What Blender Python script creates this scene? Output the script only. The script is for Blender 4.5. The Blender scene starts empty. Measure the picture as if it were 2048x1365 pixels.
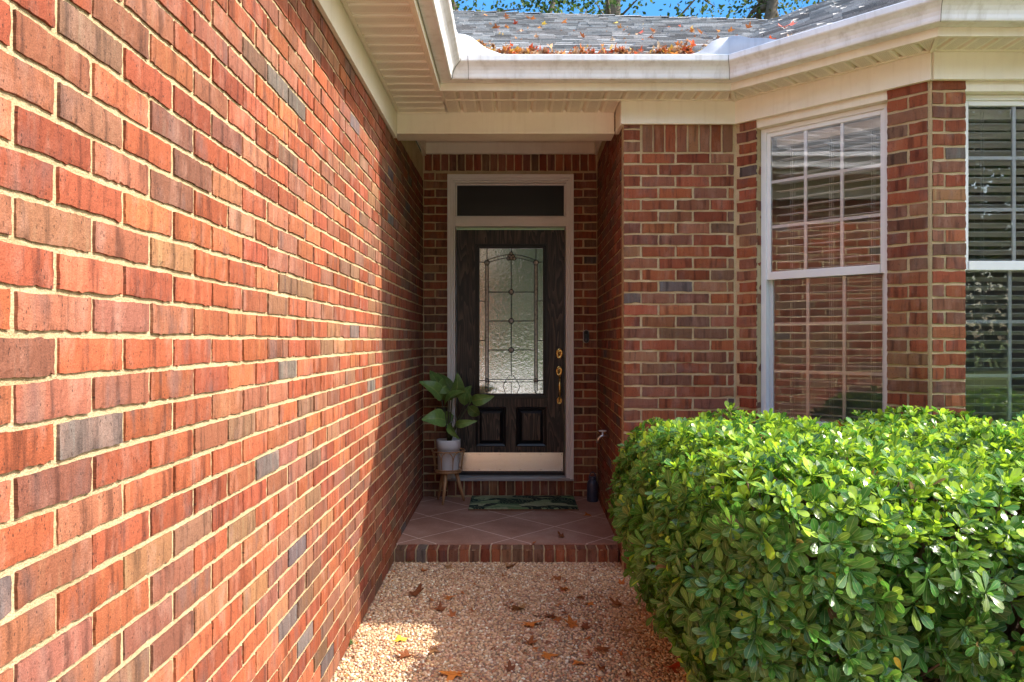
import bpy, math, random
import numpy as np
from mathutils import Vector, Matrix

# ------------------------------------------------------------------ camera, world, sun, exposure
scene = bpy.context.scene
F = 1468.0                                   # focal length in pixels of the 2048 px wide photograph
cam_d = bpy.data.cameras.new('camera')
cam_d.sensor_width = 36.0
cam_d.lens = F / 2048 * 36.0
cam_d.clip_start = 0.05
cam_d.clip_end = 2000.0
cam = bpy.data.objects.new('camera', cam_d)
scene.collection.objects.link(cam)
cam.location = (0, 0, 0)
cam.rotation_euler = (math.radians(90), 0, 0)
scene.camera = cam

SUN_DIR = Vector((-1.03, 0.10, -1.0)).normalized()        # direction the light travels
elev = math.asin(-SUN_DIR.z)
azim = math.atan2(-SUN_DIR.x, -SUN_DIR.y)                 # clockwise from +Y
world = bpy.data.worlds.new('World')
scene.world = world
world.use_nodes = True
wn, wl = world.node_tree.nodes, world.node_tree.links
wn.clear()
w_out = wn.new('ShaderNodeOutputWorld')
w_bg = wn.new('ShaderNodeBackground')
w_sky = wn.new('ShaderNodeTexSky')
w_sky.sky_type = 'NISHITA'
w_sky.sun_disc = False
w_sky.sun_elevation = elev
w_sky.sun_rotation = azim
w_sky.air_density = 1.3
w_sky.dust_density = 2.6
w_sky.ozone_density = 2.0
w_bg.inputs['Strength'].default_value = 0.15
wl.new(w_sky.outputs[0], w_bg.inputs[0])
wl.new(w_bg.outputs[0], w_out.inputs[0])

sun_d = bpy.data.lights.new('sun', 'SUN')
sun_d.energy = 2.2
sun_d.angle = math.radians(0.53)
sun_d.color = (1.0, 0.94, 0.84)
sun = bpy.data.objects.new('sun', sun_d)
scene.collection.objects.link(sun)
sun.rotation_euler = SUN_DIR.to_track_quat('-Z', 'Y').to_euler()

scene.view_settings.view_transform = 'Standard'
scene.view_settings.look = 'None'
scene.view_settings.exposure = 1.92
scene.view_settings.gamma = 1.0
scene.cycles.max_bounces = 10
scene.cycles.diffuse_bounces = 8
scene.cycles.transparent_max_bounces = 16
scene.cycles.sample_clamp_indirect = 20.0

GZ = -1.345                                  # walkway level (camera is at z = 0)
PZ = -1.258                                  # porch floor level
rnd = random.Random(7)
nrs = np.random.RandomState(11)

# ------------------------------------------------------------------ materials
def srgb(r, g, b):
    f = lambda c: ((c / 255.0 + 0.055) / 1.055) ** 2.4 if c > 10 else c / 255.0 / 12.92
    return (f(r), f(g), f(b), 1)

class NT:
    """small helper around a node tree"""
    def __init__(self, name):
        self.m = bpy.data.materials.new(name)
        self.m.use_nodes = True
        self.t = self.m.node_tree
        self.n = self.t.nodes
        self.n.clear()
        self.out = self.n.new('ShaderNodeOutputMaterial')
    def node(self, kind, ins=None, **props):
        nd = self.n.new(kind)
        for k, v in props.items():
            setattr(nd, k, v)
        for k, v in (ins or {}).items():
            if isinstance(v, bpy.types.NodeSocket):
                self.t.links.new(v, nd.inputs[k])
            else:
                nd.inputs[k].default_value = v
        return nd
    def coord(self, which='Object'):
        return self.node('ShaderNodeTexCoord').outputs[which]
    def attr(self, name):
        return self.node('ShaderNodeAttribute', attribute_name=name)
    def mapping(self, vec, scale=(1, 1, 1), loc=(0, 0, 0), rot=(0, 0, 0)):
        return self.node('ShaderNodeMapping', {'Vector': vec, 'Scale': scale, 'Location': loc, 'Rotation': rot}).outputs[0]
    def noise(self, vec, scale, detail=4, rough=0.55, dist=0):
        return self.node('ShaderNodeTexNoise', {'Vector': vec, 'Scale': scale, 'Detail': detail, 'Roughness': rough, 'Distortion': dist})
    def voro(self, vec, scale, feature='F1', rand=1.0):
        return self.node('ShaderNodeTexVoronoi', {'Vector': vec, 'Scale': scale, 'Randomness': rand}, feature=feature)
    def ramp(self, fac, stops):
        r = self.node('ShaderNodeValToRGB', {'Fac': fac})
        el = r.color_ramp.elements
        while len(el) < len(stops):
            el.new(0.5)
        for e, (p, c) in zip(el, stops):
            e.position = p
            e.color = c if len(c) == 4 else (*c, 1)
        return r.outputs[0]
    def mix(self, fac, a, b, mode='MIX'):
        nd = self.node('ShaderNodeMix', data_type='RGBA', blend_type=mode)
        for idx, v in ((0, fac), (6, a), (7, b)):
            if isinstance(v, bpy.types.NodeSocket):
                self.t.links.new(v, nd.inputs[idx])
            else:
                nd.inputs[idx].default_value = v if idx == 0 else (v if len(v) == 4 else (*v, 1))
        return nd.outputs[2]
    def math(self, op, a, b=0.0, c=0.0):
        nd = self.node('ShaderNodeMath', operation=op)
        for i, v in enumerate((a, b, c)):
            if isinstance(v, bpy.types.NodeSocket):
                self.t.links.new(v, nd.inputs[i])
            else:
                nd.inputs[i].default_value = v
        return nd.outputs[0]
    def bump(self, h, strength=0.5, dist=0.01, normal=None):
        ins = {'Height': h, 'Strength': strength, 'Distance': dist}
        if normal is not None:
            ins['Normal'] = normal
        return self.node('ShaderNodeBump', ins).outputs[0]
    def pbr(self, color, rough=0.6, normal=None, metallic=0.0, spec=0.5, **kw):
        ins = {'Base Color': color, 'Roughness': rough, 'Metallic': metallic, 'Specular IOR Level': spec}
        if normal is not None:
            ins['Normal'] = normal
        ins.update(kw)
        p = self.node('ShaderNodeBsdfPrincipled', ins)
        self.t.links.new(p.outputs[0], self.out.inputs[0])
        return p

def plain(name, col, rough=0.5, var=0.08, scale=6.0, bump=0.15, bscale=120, metallic=0.0, spec=0.5):
    t = NT(name)
    co = t.coord()
    nz = t.noise(co, scale, 5, 0.6)
    c = tuple(col[:3])
    lo = tuple(x * (1 - var) for x in c)
    hi = tuple(min(1, x * (1 + var)) for x in c)
    colr = t.ramp(nz.outputs[0], [(0.3, lo), (0.7, hi)])
    fine = t.noise(co, bscale, 3, 0.6)
    t.pbr(colr, rough, t.bump(fine.outputs[0], bump, 0.002), metallic, spec)
    return t.m

def mat_brick():
    t = NT('brick_clay')
    uv = t.attr('UVMap').outputs['Vector']
    base = t.attr('bcol').outputs['Color']
    st = t.noise(t.mapping(uv, (34, 3.2, 1)), 1.0, 4, 0.6)         # vertical flashing streaks
    streak = t.ramp(st.outputs[0], [(0.36, (0.42, 0.42, 0.44)), (0.48, (1, 1, 1)), (0.56, (1, 1, 1)), (0.68, (1.15, 1.5, 1.6))])
    c = t.mix(0.85, base, streak, 'MULTIPLY')
    st2 = t.noise(t.mapping(uv, (14, 5, 1), (3, 7, 0)), 1.0, 5, 0.65)
    c = t.mix(t.math('MULTIPLY', t.ramp(st2.outputs[0], [(0.52, (0, 0, 0)), (0.72, (1, 1, 1))]), 0.40), c, (0.42, 0.24, 0.18))
    st3 = t.noise(t.mapping(uv, (11, 4, 1), (9, 2, 0)), 1.0, 4, 0.6)
    c = t.mix(t.math('MULTIPLY', t.ramp(st3.outputs[0], [(0.55, (0, 0, 0)), (0.70, (1, 1, 1))]), 0.55), c, (0.115, 0.075, 0.068))
    fine = t.noise(uv, 420, 3, 0.7)
    c = t.mix(0.8, c, t.ramp(fine.outputs[0], [(0.34, (0.52, 0.52, 0.52)), (0.64, (1.35, 1.35, 1.35))]), 'MULTIPLY')
    pit = t.voro(t.mapping(uv, (160, 75, 1)), 1.0)
    pitn = t.noise(uv, 40, 2)
    pm = t.math('MULTIPLY', t.math('LESS_THAN', pit.outputs['Distance'], 0.20), t.math('GREATER_THAN', pitn.outputs[0], 0.5))
    c = t.mix(t.math('MULTIPLY', pm, 0.75), c, (0.035, 0.016, 0.012))
    rough_n = t.noise(uv, 130, 5, 0.7)
    b = t.bump(t.math('SUBTRACT', t.math('ADD', rough_n.outputs[0], t.math('MULTIPLY', st.outputs[0], 0.8)), t.math('MULTIPLY', pm, 0.8)), 0.8, 0.003)
    t.pbr(c, 0.85, b, spec=0.25)
    return t.m

def mat_mortar():
    t = NT('sandy_mortar')
    uv = t.attr('UVMap').outputs['Vector']
    n1 = t.noise(uv, 9, 4, 0.6)
    n2 = t.noise(uv, 300, 4, 0.8)
    c = t.ramp(n1.outputs[0], [(0.3, (0.56, 0.41, 0.22)), (0.7, (0.70, 0.545, 0.33))])
    c = t.mix(0.6, c, t.ramp(n2.outputs[0], [(0.36, (0.22, 0.19, 0.15)), (0.50, (1.1, 1.1, 1.1))]), 'MULTIPLY')
    n3 = t.noise(uv, 260, 4, 0.7)
    t.pbr(c, 0.95, t.bump(n3.outputs[0], 1.0, 0.008), spec=0.1)
    return t.m

def mat_shingle():
    t = NT('asphalt_shingle')
    co = t.coord()
    base = t.attr('bcol').outputs['Color']
    g = t.noise(co, 260, 3, 0.7)
    c = t.mix(0.8, base, t.ramp(g.outputs[0], [(0.35, (0.5, 0.5, 0.5)), (0.65, (1.5, 1.5, 1.5))]), 'MULTIPLY')
    t.pbr(c, 0.9, t.bump(g.outputs[0], 0.6, 0.003), spec=0.35)
    return t.m

def mat_leaf(name, transl=0.35, rough=0.24):
    t = NT(name)
    base = t.attr('bcol').outputs['Color']
    uv = t.attr('UVMap').outputs['Vector']
    sx = t.node('ShaderNodeSeparateXYZ', {'Vector': uv})
    a = t.math('ABSOLUTE', t.math('SUBTRACT', sx.outputs[0], 0.5))
    mid = t.math('LESS_THAN', a, 0.035)
    c = t.mix(t.math('MULTIPLY', mid, 0.55), base, (0.42, 0.50, 0.16))
    edge = t.math('GREATER_THAN', a, 0.46)
    c = t.mix(t.math('MULTIPLY', edge, 0.3), c, (0.40, 0.50, 0.20))
    nz = t.noise(t.coord(), 45, 3)
    c = t.mix(0.5, c, t.ramp(nz.outputs[0], [(0.35, (0.7, 0.7, 0.7)), (0.65, (1.25, 1.25, 1.2))]), 'MULTIPLY')
    p = t.pbr(c, rough, t.bump(t.math('ADD', nz.outputs[0], t.math('MULTIPLY', a, -1.5)), 0.25, 0.003), spec=0.5)
    tr = t.node('ShaderNodeBsdfTranslucent', {'Color': t.mix(0.5, c, (1.3, 1.35, 0.5), 'MULTIPLY')})
    mx = t.node('ShaderNodeMixShader', {0: transl, 1: p.outputs[0], 2: tr.outputs[0]})
    t.t.links.new(mx.outputs[0], t.out.inputs[0])
    return t.m

def mat_dead_leaf():
    t = NT('dry_leaf')
    oi = t.node('ShaderNodeObjectInfo')
    co = t.coord('Generated')
    col = t.ramp(oi.outputs['Random'], [(0.0, (0.24, 0.08, 0.03)), (0.25, (0.44, 0.15, 0.045)), (0.5, (0.62, 0.20, 0.04)),
                                        (0.75, (0.30, 0.10, 0.05)), (1.0, (0.42, 0.24, 0.10))])
    nz = t.noise(co, 7, 4)
    c = t.mix(0.6, col, t.ramp(nz.outputs[0], [(0.3, (0.5, 0.5, 0.5)), (0.7, (1.35, 1.3, 1.2))]), 'MULTIPLY')
    p = t.pbr(c, 0.6, t.bump(nz.outputs[0], 0.4, 0.01), spec=0.3)
    tr = t.node('ShaderNodeBsdfTranslucent', {'Color': c})
    mx = t.node('ShaderNodeMixShader', {0: 0.25, 1: p.outputs[0], 2: tr.outputs[0]})
    t.t.links.new(mx.outputs[0], t.out.inputs[0])
    return t.m

def mat_colored(name, rough=0.7, transl=0.0, spec=0.3):
    """takes its colour from the mesh's own 'bcol' attribute (each pebble, leaf or slat its own)"""
    t = NT(name)
    c = t.attr('bcol').outputs['Color']
    nz = t.noise(t.coord(), 300, 2)
    c = t.mix(0.4, c, t.ramp(nz.outputs[0], [(0.3, (0.75, 0.75, 0.75)), (0.7, (1.2, 1.2, 1.2))]), 'MULTIPLY')
    p = t.pbr(c, rough, spec=spec)
    if transl:
        tr = t.node('ShaderNodeBsdfTranslucent', {'Color': c})
        mx = t.node('ShaderNodeMixShader', {0: transl, 1: p.outputs[0], 2: tr.outputs[0]})
        t.t.links.new(mx.outputs[0], t.out.inputs[0])
    return t.m

def mat_wood_dark():
    t = NT('dark_stained_oak')
    co = t.coord()
    w = t.noise(t.mapping(co, (10, 10, 1.1)), 1.0, 2, 0.4, 0.3)
    rings = t.math('FRACT', t.math('MULTIPLY', w.outputs[0], 15))
    g = t.noise(t.mapping(co, (170, 170, 7)), 1.0, 3, 0.7)
    h = t.math('ADD', t.math('MULTIPLY', rings, 0.5), t.math('MULTIPLY', g.outputs[0], 0.6))
    c = t.ramp(h, [(0.30, (0.010, 0.009, 0.009)), (0.55, (0.032, 0.025, 0.021)), (0.85, (0.13, 0.088, 0.065))])
    t.pbr(c, 0.42, t.bump(h, 0.45, 0.002), spec=0.45)
    return t.m

def mat_wood_light():
    t = NT('tan_wood')
    co = t.coord()
    g = t.noise(t.mapping(co, (60, 60, 8)), 1.0, 4, 0.6, 0.4)
    c = t.ramp(g.outputs[0], [(0.3, (0.36, 0.17, 0.07)), (0.7, (0.56, 0.31, 0.14))])
    t.pbr(c, 0.5, t.bump(g.outputs[0], 0.2, 0.002))
    return t.m

def mat_glass(name, refl=1.0, tint=(0.97, 0.985, 0.98)):
    t = NT(name)
    nz = t.noise(t.coord(), 3.0, 2)
    b = t.bump(nz.outputs[0], 0.10, 0.006)
    fr = t.node('ShaderNodeFresnel', {'IOR': 1.5, 'Normal': b})
    f = t.math('MINIMUM', t.math('ADD', t.math('MULTIPLY', fr.outputs[0], 2.2 * refl), 0.10 * refl), 1.0)
    gl = t.node('ShaderNodeBsdfGlossy', {'Color': (0.95, 0.97, 1, 1), 'Roughness': 0.01, 'Normal': b})
    tr = t.node('ShaderNodeBsdfTransparent', {'Color': (*tint, 1)})
    mx = t.node('ShaderNodeMixShader', {0: f, 1: tr.outputs[0], 2: gl.outputs[0]})
    t.t.links.new(mx.outputs[0], t.out.inputs[0])
    return t.m

def mat_door_glass():
    t = NT('textured_door_glass')
    co = t.coord()
    v = t.noise(co, 40, 3, 0.6, 1.0)
    spk = t.voro(t.mapping(co, (110, 110, 90)), 1.0)
    h = t.math('ADD', v.outputs[0], t.math('MULTIPLY', t.math('LESS_THAN', spk.outputs['Distance'], 0.18), 0.7))
    b = t.bump(h, 0.22, 0.004)
    big = t.noise(co, 3.2, 3)
    c = t.ramp(big.outputs[0], [(0.35, (0.10, 0.095, 0.09)), (0.65, (0.17, 0.17, 0.175))])
    p = t.pbr(c, 0.12, b, spec=1.0)
    gl = t.node('ShaderNodeBsdfGlossy', {'Color': (0.85, 0.88, 0.9, 1), 'Roughness': 0.10, 'Normal': b})
    mx = t.node('ShaderNodeMixShader', {0: 0.50, 1: p.outputs[0], 2: gl.outputs[0]})
    t.t.links.new(mx.outputs[0], t.out.inputs[0])
    return t.m

def mat_screen():
    t = NT('dark_transom_glass')
    n = t.noise(t.coord(), 400, 1)
    c = t.ramp(n.outputs[0], [(0.4, (0.006, 0.006, 0.006)), (0.6, (0.022, 0.020, 0.018))])
    t.pbr(c, 0.35, spec=0.6)
    return t.m

def mat_porch():
    t = NT('stained_concrete')
    co = t.coord()
    s = t.node('ShaderNodeSeparateXYZ', {'Vector': co})
    P = 0.59
    def line(expr):
        fr = t.math('FRACT', t.math('ADD', t.math('DIVIDE', expr, P), 50.5))
        return t.math('LESS_THAN', t.math('ABSOLUTE', t.math('SUBTRACT', fr, 0.5)), 0.0095)
    l1 = line(t.math('SUBTRACT', t.math('ADD', s.outputs[0], s.outputs[1]), 5.265))
    l2 = line(t.math('ADD', t.math('SUBTRACT', s.outputs[0], s.outputs[1]), 5.275))
    ln = t.math('MAXIMUM', l1, l2)
    n1 = t.noise(co, 3.5, 6, 0.65)
    n2 = t.noise(co, 90, 4, 0.7)
    c = t.ramp(n1.outputs[0], [(0.3, (0.32, 0.15, 0.10)), (0.55, (0.44, 0.24, 0.17)), (0.75, (0.52, 0.34, 0.26))])
    c = t.mix(0.6, c, t.ramp(n2.outputs[0], [(0.3, (0.72, 0.72, 0.72)), (0.7, (1.25, 1.25, 1.25))]), 'MULTIPLY')
    c = t.mix(t.math('MULTIPLY', ln, 0.9), c, (0.85, 0.66, 0.54))
    h = t.math('SUBTRACT', n2.outputs[0], ln)
    t.pbr(c, 0.5, t.bump(h, 0.25, 0.003), spec=0.4)
    return t.m

def mat_aggregate():
    t = NT('aggregate_matrix')
    co = t.coord()
    v = t.voro(co, 85)
    c = t.mix(0.45, (0.36, 0.25, 0.16), v.outputs['Color'], 'MULTIPLY')
    t.pbr(t.mix(0.55, c, (0.30, 0.20, 0.13)), 0.9, t.bump(v.outputs['Distance'], -0.6, 0.006), spec=0.2)
    return t.m

def mat_mat():
    t = NT('leaf_print_coir')
    co = t.coord()
    d = t.noise(co, 5, 2, 0.5)
    cc = t.node('ShaderNodeVectorMath', {0: co, 1: t.node('ShaderNodeVectorMath', {0: d.outputs['Color'], 3: 0.25}, operation='SCALE').outputs[0]}, operation='ADD').outputs[0]
    v = t.voro(t.mapping(cc, (6.0, 16, 1), rot=(0, 0, 0.5)), 1.0)
    sv = t.node('ShaderNodeSeparateColor', {'Color': v.outputs['Color']})
    base = t.ramp(sv.outputs[0], [(0.0, (0.015, 0.022, 0.028)), (0.38, (0.03, 0.07, 0.045)), (0.42, (0.20, 0.36, 0.16)), (0.7, (0.55, 0.60, 0.36)), (0.9, (0.03, 0.06, 0.045))])
    wv = t.node('ShaderNodeTexWave', {'Vector': cc, 'Scale': 16.0, 'Distortion': 3.0, 'Detail': 1.0}, bands_direction='DIAGONAL')
    c = t.mix(t.math('MULTIPLY', t.math('GREATER_THAN', wv.outputs[0], 0.82), 0.65), base, (0.26, 0.30, 0.17))
    n = t.noise(co, 500, 2)
    c = t.mix(0.7, c, t.ramp(n.outputs[0], [(0.3, (0.4, 0.4, 0.4)), (0.7, (1.4, 1.4, 1.4))]), 'MULTIPLY')
    t.pbr(c, 0.95, t.bump(n.outputs[0], 0.8, 0.004), spec=0.1)
    return t.m

def mat_kick():
    t = NT('brushed_brass_plate')
    co = t.coord()
    n = t.noise(t.mapping(co, (2, 2, 160)), 1.0, 3)
    n2 = t.noise(co, 5, 3)
    c = t.ramp(n2.outputs[0], [(0.3, (0.96, 0.93, 0.84)), (0.7, (0.98, 0.97, 0.92))])
    t.pbr(c, 0.26, t.bump(t.math('ADD', n2.outputs[0], t.math('MULTIPLY', n.outputs[0], 0.1)), 0.12, 0.01), metallic=1.0)
    return t.m

def mat_soffit():
    t = NT('vinyl_soffit')
    co = t.attr('UVMap').outputs['Vector']
    v = t.voro(co, 150, rand=0.0)
    hole = t.math('LESS_THAN', v.outputs['Distance'], 0.26)
    sx = t.node('ShaderNodeSeparateXYZ', {'Vector': co})
    band = t.math('LESS_THAN', t.math('ABSOLUTE', t.math('SUBTRACT', t.math('FRACT', t.math('DIVIDE', sx.outputs[0], 0.1035)), 0.36)), 0.25)
    m = t.math('MULTIPLY', hole, band)
    n = t.noise(t.coord(), 5, 3)
    c = t.ramp(n.outputs[0], [(0.3, (0.78, 0.71, 0.60)), (0.7, (0.85, 0.79, 0.68))])
    c = t.mix(t.math('MULTIPLY', m, 0.75), c, (0.22, 0.16, 0.11))
    t.pbr(c, 0.5, spec=0.4)
    return t.m

def mat_grass():
    t = NT('lawn_grass')
    co = t.coord()
    n1 = t.noise(co, 0.6, 5, 0.6)
    n2 = t.noise(co, 60, 3, 0.7)
    c = t.ramp(n1.outputs[0], [(0.3, (0.10, 0.15, 0.035)), (0.7, (0.22, 0.26, 0.07))])
    c = t.mix(0.7, c, t.ramp(n2.outputs[0], [(0.3, (0.5, 0.5, 0.5)), (0.7, (1.4, 1.4, 1.4))]), 'MULTIPLY')
    t.pbr(c, 0.9, t.bump(n2.outputs[0], 0.8, 0.03), spec=0.2)
    return t.m

M = {}
M['brick'] = mat_brick()
M['mortar'] = mat_mortar()
M['shingle'] = mat_shingle()
M['leaf'] = mat_leaf('hedge_leaf', 0.42)
M['plant_leaf'] = mat_leaf('broad_leaf', 0.15, 0.40)
M['tree_leaf'] = mat_colored('tree_leaf', 0.6, 0.35)
M['pebble'] = mat_colored('pebble', 0.6, 0.0, 0.4)
M['litter'] = mat_colored('litter', 0.7, 0.3)
M['dead'] = mat_dead_leaf()
M['wood_dark'] = mat_wood_dark()
M['wood_light'] = mat_wood_light()
M['glass'] = mat_glass('window_glass', 0.72)
M['door_glass'] = mat_door_glass()
def mat_insect():
    t = NT('insect_mesh')
    df = t.node('ShaderNodeBsdfDiffuse', {'Color': (0.05, 0.05, 0.055, 1)})
    tr = t.node('ShaderNodeBsdfTransparent', {'Color': (1, 1, 1, 1)})
    mx = t.node('ShaderNodeMixShader', {0: 0.13, 1: tr.outputs[0], 2: df.outputs[0]})
    t.t.links.new(mx.outputs[0], t.out.inputs[0])
    return t.m
M['screen'] = mat_insect()
M['transom'] = mat_screen()
M['porch'] = mat_porch()
M['aggregate'] = mat_aggregate()
M['mat'] = mat_mat()
M['kick'] = mat_kick()
M['soffit'] = mat_soffit()
M['grass'] = mat_grass()
M['trim'] = plain('cream_trim_paint', (0.64, 0.56, 0.45), 0.45, 0.05, 3, 0.10, 60)
M['gutter'] = plain('white_gutter_paint', (0.58, 0.57, 0.575), 0.32, 0.04, 4, 0.05, 40)
def weathered(name, col, rough, dirt, amt):
    t = NT(name)
    co = t.coord()
    n1 = t.noise(t.mapping(co, (22, 22, 1.6)), 1.0, 5, 0.65)
    n2 = t.noise(co, 4.0, 5, 0.65)
    n3 = t.noise(co, 70, 3, 0.6)
    spots = t.voro(co, 24)
    c = t.mix(t.math('MULTIPLY', t.ramp(n1.outputs[0], [(0.50, (0, 0, 0)), (0.75, (1, 1, 1))]), amt), col, dirt)
    c = t.mix(t.math('MULTIPLY', t.ramp(n2.outputs[0], [(0.45, (0, 0, 0)), (0.75, (1, 1, 1))]), amt * .8), c, dirt)
    c = t.mix(t.math('MULTIPLY', t.math('LESS_THAN', spots.outputs['Distance'], 0.045), 0.5), c, dirt)
    t.pbr(c, rough, t.bump(t.math('ADD', n2.outputs[0], t.math('MULTIPLY', n3.outputs[0], .15)), 0.25, 0.006), spec=0.45)
    return t.m
M['gutter'] = weathered('white_gutter_paint', (0.80, 0.79, 0.80), 0.34, (0.36, 0.31, 0.25), 0.45)
M['trim'] = weathered('cream_trim_paint', (0.82, 0.75, 0.63), 0.5, (0.58, 0.48, 0.36), 0.30)
M['flashing'] = weathered('bent_flashing', (0.50, 0.52, 0.56), 0.30, (0.30, 0.30, 0.32), 0.5)
M['white'] = plain('white_vinyl', (0.76, 0.75, 0.75), 0.35, 0.03, 4, 0.05, 60)
M['blind'] = plain('white_blind_slat', (0.86, 0.84, 0.79), 0.45, 0.04, 4, 0.05, 60)
M['frame'] = plain('taupe_frame_paint', (0.82, 0.78, 0.73), 0.45, 0.05, 5, 0.12, 80)
M['black'] = plain('black_paint', (0.010, 0.010, 0.011), 0.35, 0.1, 8, 0.10, 90)
M['came'] = plain('lead_came', (0.016, 0.015, 0.014), 0.4, 0.1, 8, 0.1, 90)
M['bevel_glass'] = plain('bevelled_glass', (0.45, 0.43, 0.38), 0.08, 0.5, 60, 0.6, 60, spec=1.0)
M['brass'] = plain('polished_brass', (0.85, 0.60, 0.22), 0.18, 0.05, 8, 0.05, 60, metallic=1.0)
M['screw'] = plain('dark_screw', (0.06, 0.05, 0.04), 0.4, 0.05, 8, 0.05, 60)
M['navy'] = plain('navy_enamel', (0.05, 0.062, 0.10), 0.35, 0.12, 20, 0.15, 120)
M['ceramic'] = plain('white_ceramic', (0.86, 0.84, 0.83), 0.35, 0.03, 6, 0.08, 60)
M['soil'] = plain('potting_soil', (0.045, 0.03, 0.02), 0.95, 0.4, 60, 0.9, 200)
M['bark'] = plain('grey_brown_bark', (0.10, 0.075, 0.055), 0.9, 0.35, 14, 0.9, 60)
M['twig'] = plain('hedge_twig', (0.20, 0.12, 0.08), 0.85, 0.35, 30, 0.6, 200)
M['stem'] = plain('plant_stem', (0.09, 0.10, 0.045), 0.6, 0.3, 30, 0.4, 200)
M['mulch'] = plain('bark_mulch', (0.075, 0.042, 0.026), 0.95, 0.5, 30, 1.0, 70)
M['rubber'] = plain('mat_edge', (0.16, 0.075, 0.035), 0.9, 0.2, 60, 0.5, 200)
M['room'] = plain('dim_room_wall', (0.55, 0.52, 0.46), 0.8, 0.05)
M['drive'] = plain('driveway_concrete', (0.66, 0.61, 0.53), 0.85, 0.12, 2, 0.4, 60)
M['weed'] = plain('weed_green', (0.07, 0.13, 0.03), 0.6, 0.3, 60)
M['chrome'] = plain('faucet_metal', (0.6, 0.58, 0.55), 0.3, 0.05, metallic=1.0)
M['red'] = plain('faucet_red', (0.5, 0.05, 0.03), 0.4)

# ------------------------------------------------------------------ mesh builder
class MB:
    def __init__(self):
        self.v, self.f, self.mi, self.col, self.uv = [], [], [], [], []
        self.smooth = []
    def face(self, idx, mi=0, col=(1, 1, 1), uv=None, smooth=False):
        self.f.append(tuple(idx)); self.mi.append(mi); self.col.append(col)
        self.uv.append(uv); self.smooth.append(smooth)
    def add(self, verts, faces, mi=0, col=(1, 1, 1), smooth=False, uvs=None):
        b = len(self.v)
        self.v.extend([tuple(p) for p in verts])
        for k, f in enumerate(faces):
            self.face([b + i for i in f], mi, col, [uvs[i] for i in f] if uvs is not None else None, smooth)
    def box(self, x0, x1, y0, y1, z0, z1, mi=0, tf=None, col=(1, 1, 1)):
        vs = [(x0, y0, z0), (x1, y0, z0), (x1, y1, z0), (x0, y1, z0), (x0, y0, z1), (x1, y0, z1), (x1, y1, z1), (x0, y1, z1)]
        if tf: vs = [tf(*p) for p in vs]
        self.add(vs, [(0, 3, 2, 1), (4, 5, 6, 7), (0, 1, 5, 4), (1, 2, 6, 5), (2, 3, 7, 6), (3, 0, 4, 7)], mi, col)
    def tube(self, pts, radii, n=8, mi=0, smooth=True, cap=True, col=(1, 1, 1)):
        pts = [Vector(p) for p in pts]
        if not hasattr(radii, '__len__'): radii = [radii] * len(pts)
        b = len(self.v)
        prev = None
        for i, p in enumerate(pts):
            d = (pts[min(i + 1, len(pts) - 1)] - pts[max(i - 1, 0)]).normalized()
            if prev is None:
                a = Vector((0, 0, 1)) if abs(d.z) < 0.9 else Vector((1, 0, 0))
                x = d.cross(a).normalized()
            else:
                x = (prev - d * prev.dot(d)).normalized()
            prev = x
            y = d.cross(x)
            for k in range(n):
                an = 2 * math.pi * k / n
                self.v.append(tuple(p + (x * math.cos(an) + y * math.sin(an)) * radii[i]))
        for i in range(len(pts) - 1):
            for k in range(n):
                k2 = (k + 1) % n
                self.face([b + i * n + k, b + i * n + k2, b + (i + 1) * n + k2, b + (i + 1) * n + k], mi, col, None, smooth)
        if cap:
            self.face([b + k for k in range(n)][::-1], mi, col)
            self.face([b + (len(pts) - 1) * n + k for k in range(n)], mi, col)
    def lathe(self, c, prof, n=32, mi=0, smooth=True, sy=1.0, axis='z'):
        b = len(self.v)
        for r, h in prof:
            for k in range(n):
                a = 2 * math.pi * k / n
                if axis == 'z':
                    self.v.append((c[0] + r * math.cos(a), c[1] + r * sy * math.sin(a), c[2] + h))
                else:                                    # axis along -y (towards the camera)
                    self.v.append((c[0] + r * math.cos(a), c[1] - h, c[2] + r * sy * math.sin(a)))
        for i in range(len(prof) - 1):
            for k in range(n):
                k2 = (k + 1) % n
                self.face([b + i * n + k, b + i * n + k2, b + (i + 1) * n + k2, b + (i + 1) * n + k], mi, (1, 1, 1), None, smooth)
    def build(self, name, mats, parent=None, bevel=0.0, recalc=True):
        me = bpy.data.meshes.new(name)
        me.from_pydata(self.v, [], self.f)
        if not isinstance(mats, (list, tuple)): mats = [mats]
        for m in mats: me.materials.append(m)
        me.polygons.foreach_set('material_index', self.mi)
        me.polygons.foreach_set('use_smooth', self.smooth)
        if any(c != (1, 1, 1) for c in self.col):
            at = me.color_attributes.new('bcol', 'FLOAT_COLOR', 'CORNER')
            arr = []
            for f, c in zip(self.f, self.col):
                arr.extend((c[0], c[1], c[2], 1.0) * len(f))
            at.data.foreach_set('color', arr)
        if any(u is not None for u in self.uv):
            ul = me.uv_layers.new(name='UVMap')
            arr = []
            for f, u in zip(self.f, self.uv):
                if u is None: arr.extend((0.0, 0.0) * len(f))
                else:
                    for q in u: arr.extend((q[0], q[1]))
            ul.data.foreach_set('uv', arr)
        me.update()
        if recalc:
            import bmesh
            bm = bmesh.new(); bm.from_mesh(me)
            bmesh.ops.recalc_face_normals(bm, faces=bm.faces)
            bm.to_mesh(me); bm.free()
        o = bpy.data.objects.new(name, me)
        scene.collection.objects.link(o)
        if parent is not None: o.parent = parent
        if bevel > 0:
            mod = o.modifiers.new('bevel', 'BEVEL')
            mod.width = bevel; mod.segments = 2; mod.limit_method = 'ANGLE'
        return o

def tag(o, label=None, cat=None, group=None, kind=None):
    if label: o['label'] = label
    if cat: o['category'] = cat
    if group: o['group'] = group
    if kind: o['kind'] = kind
    return o

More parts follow.
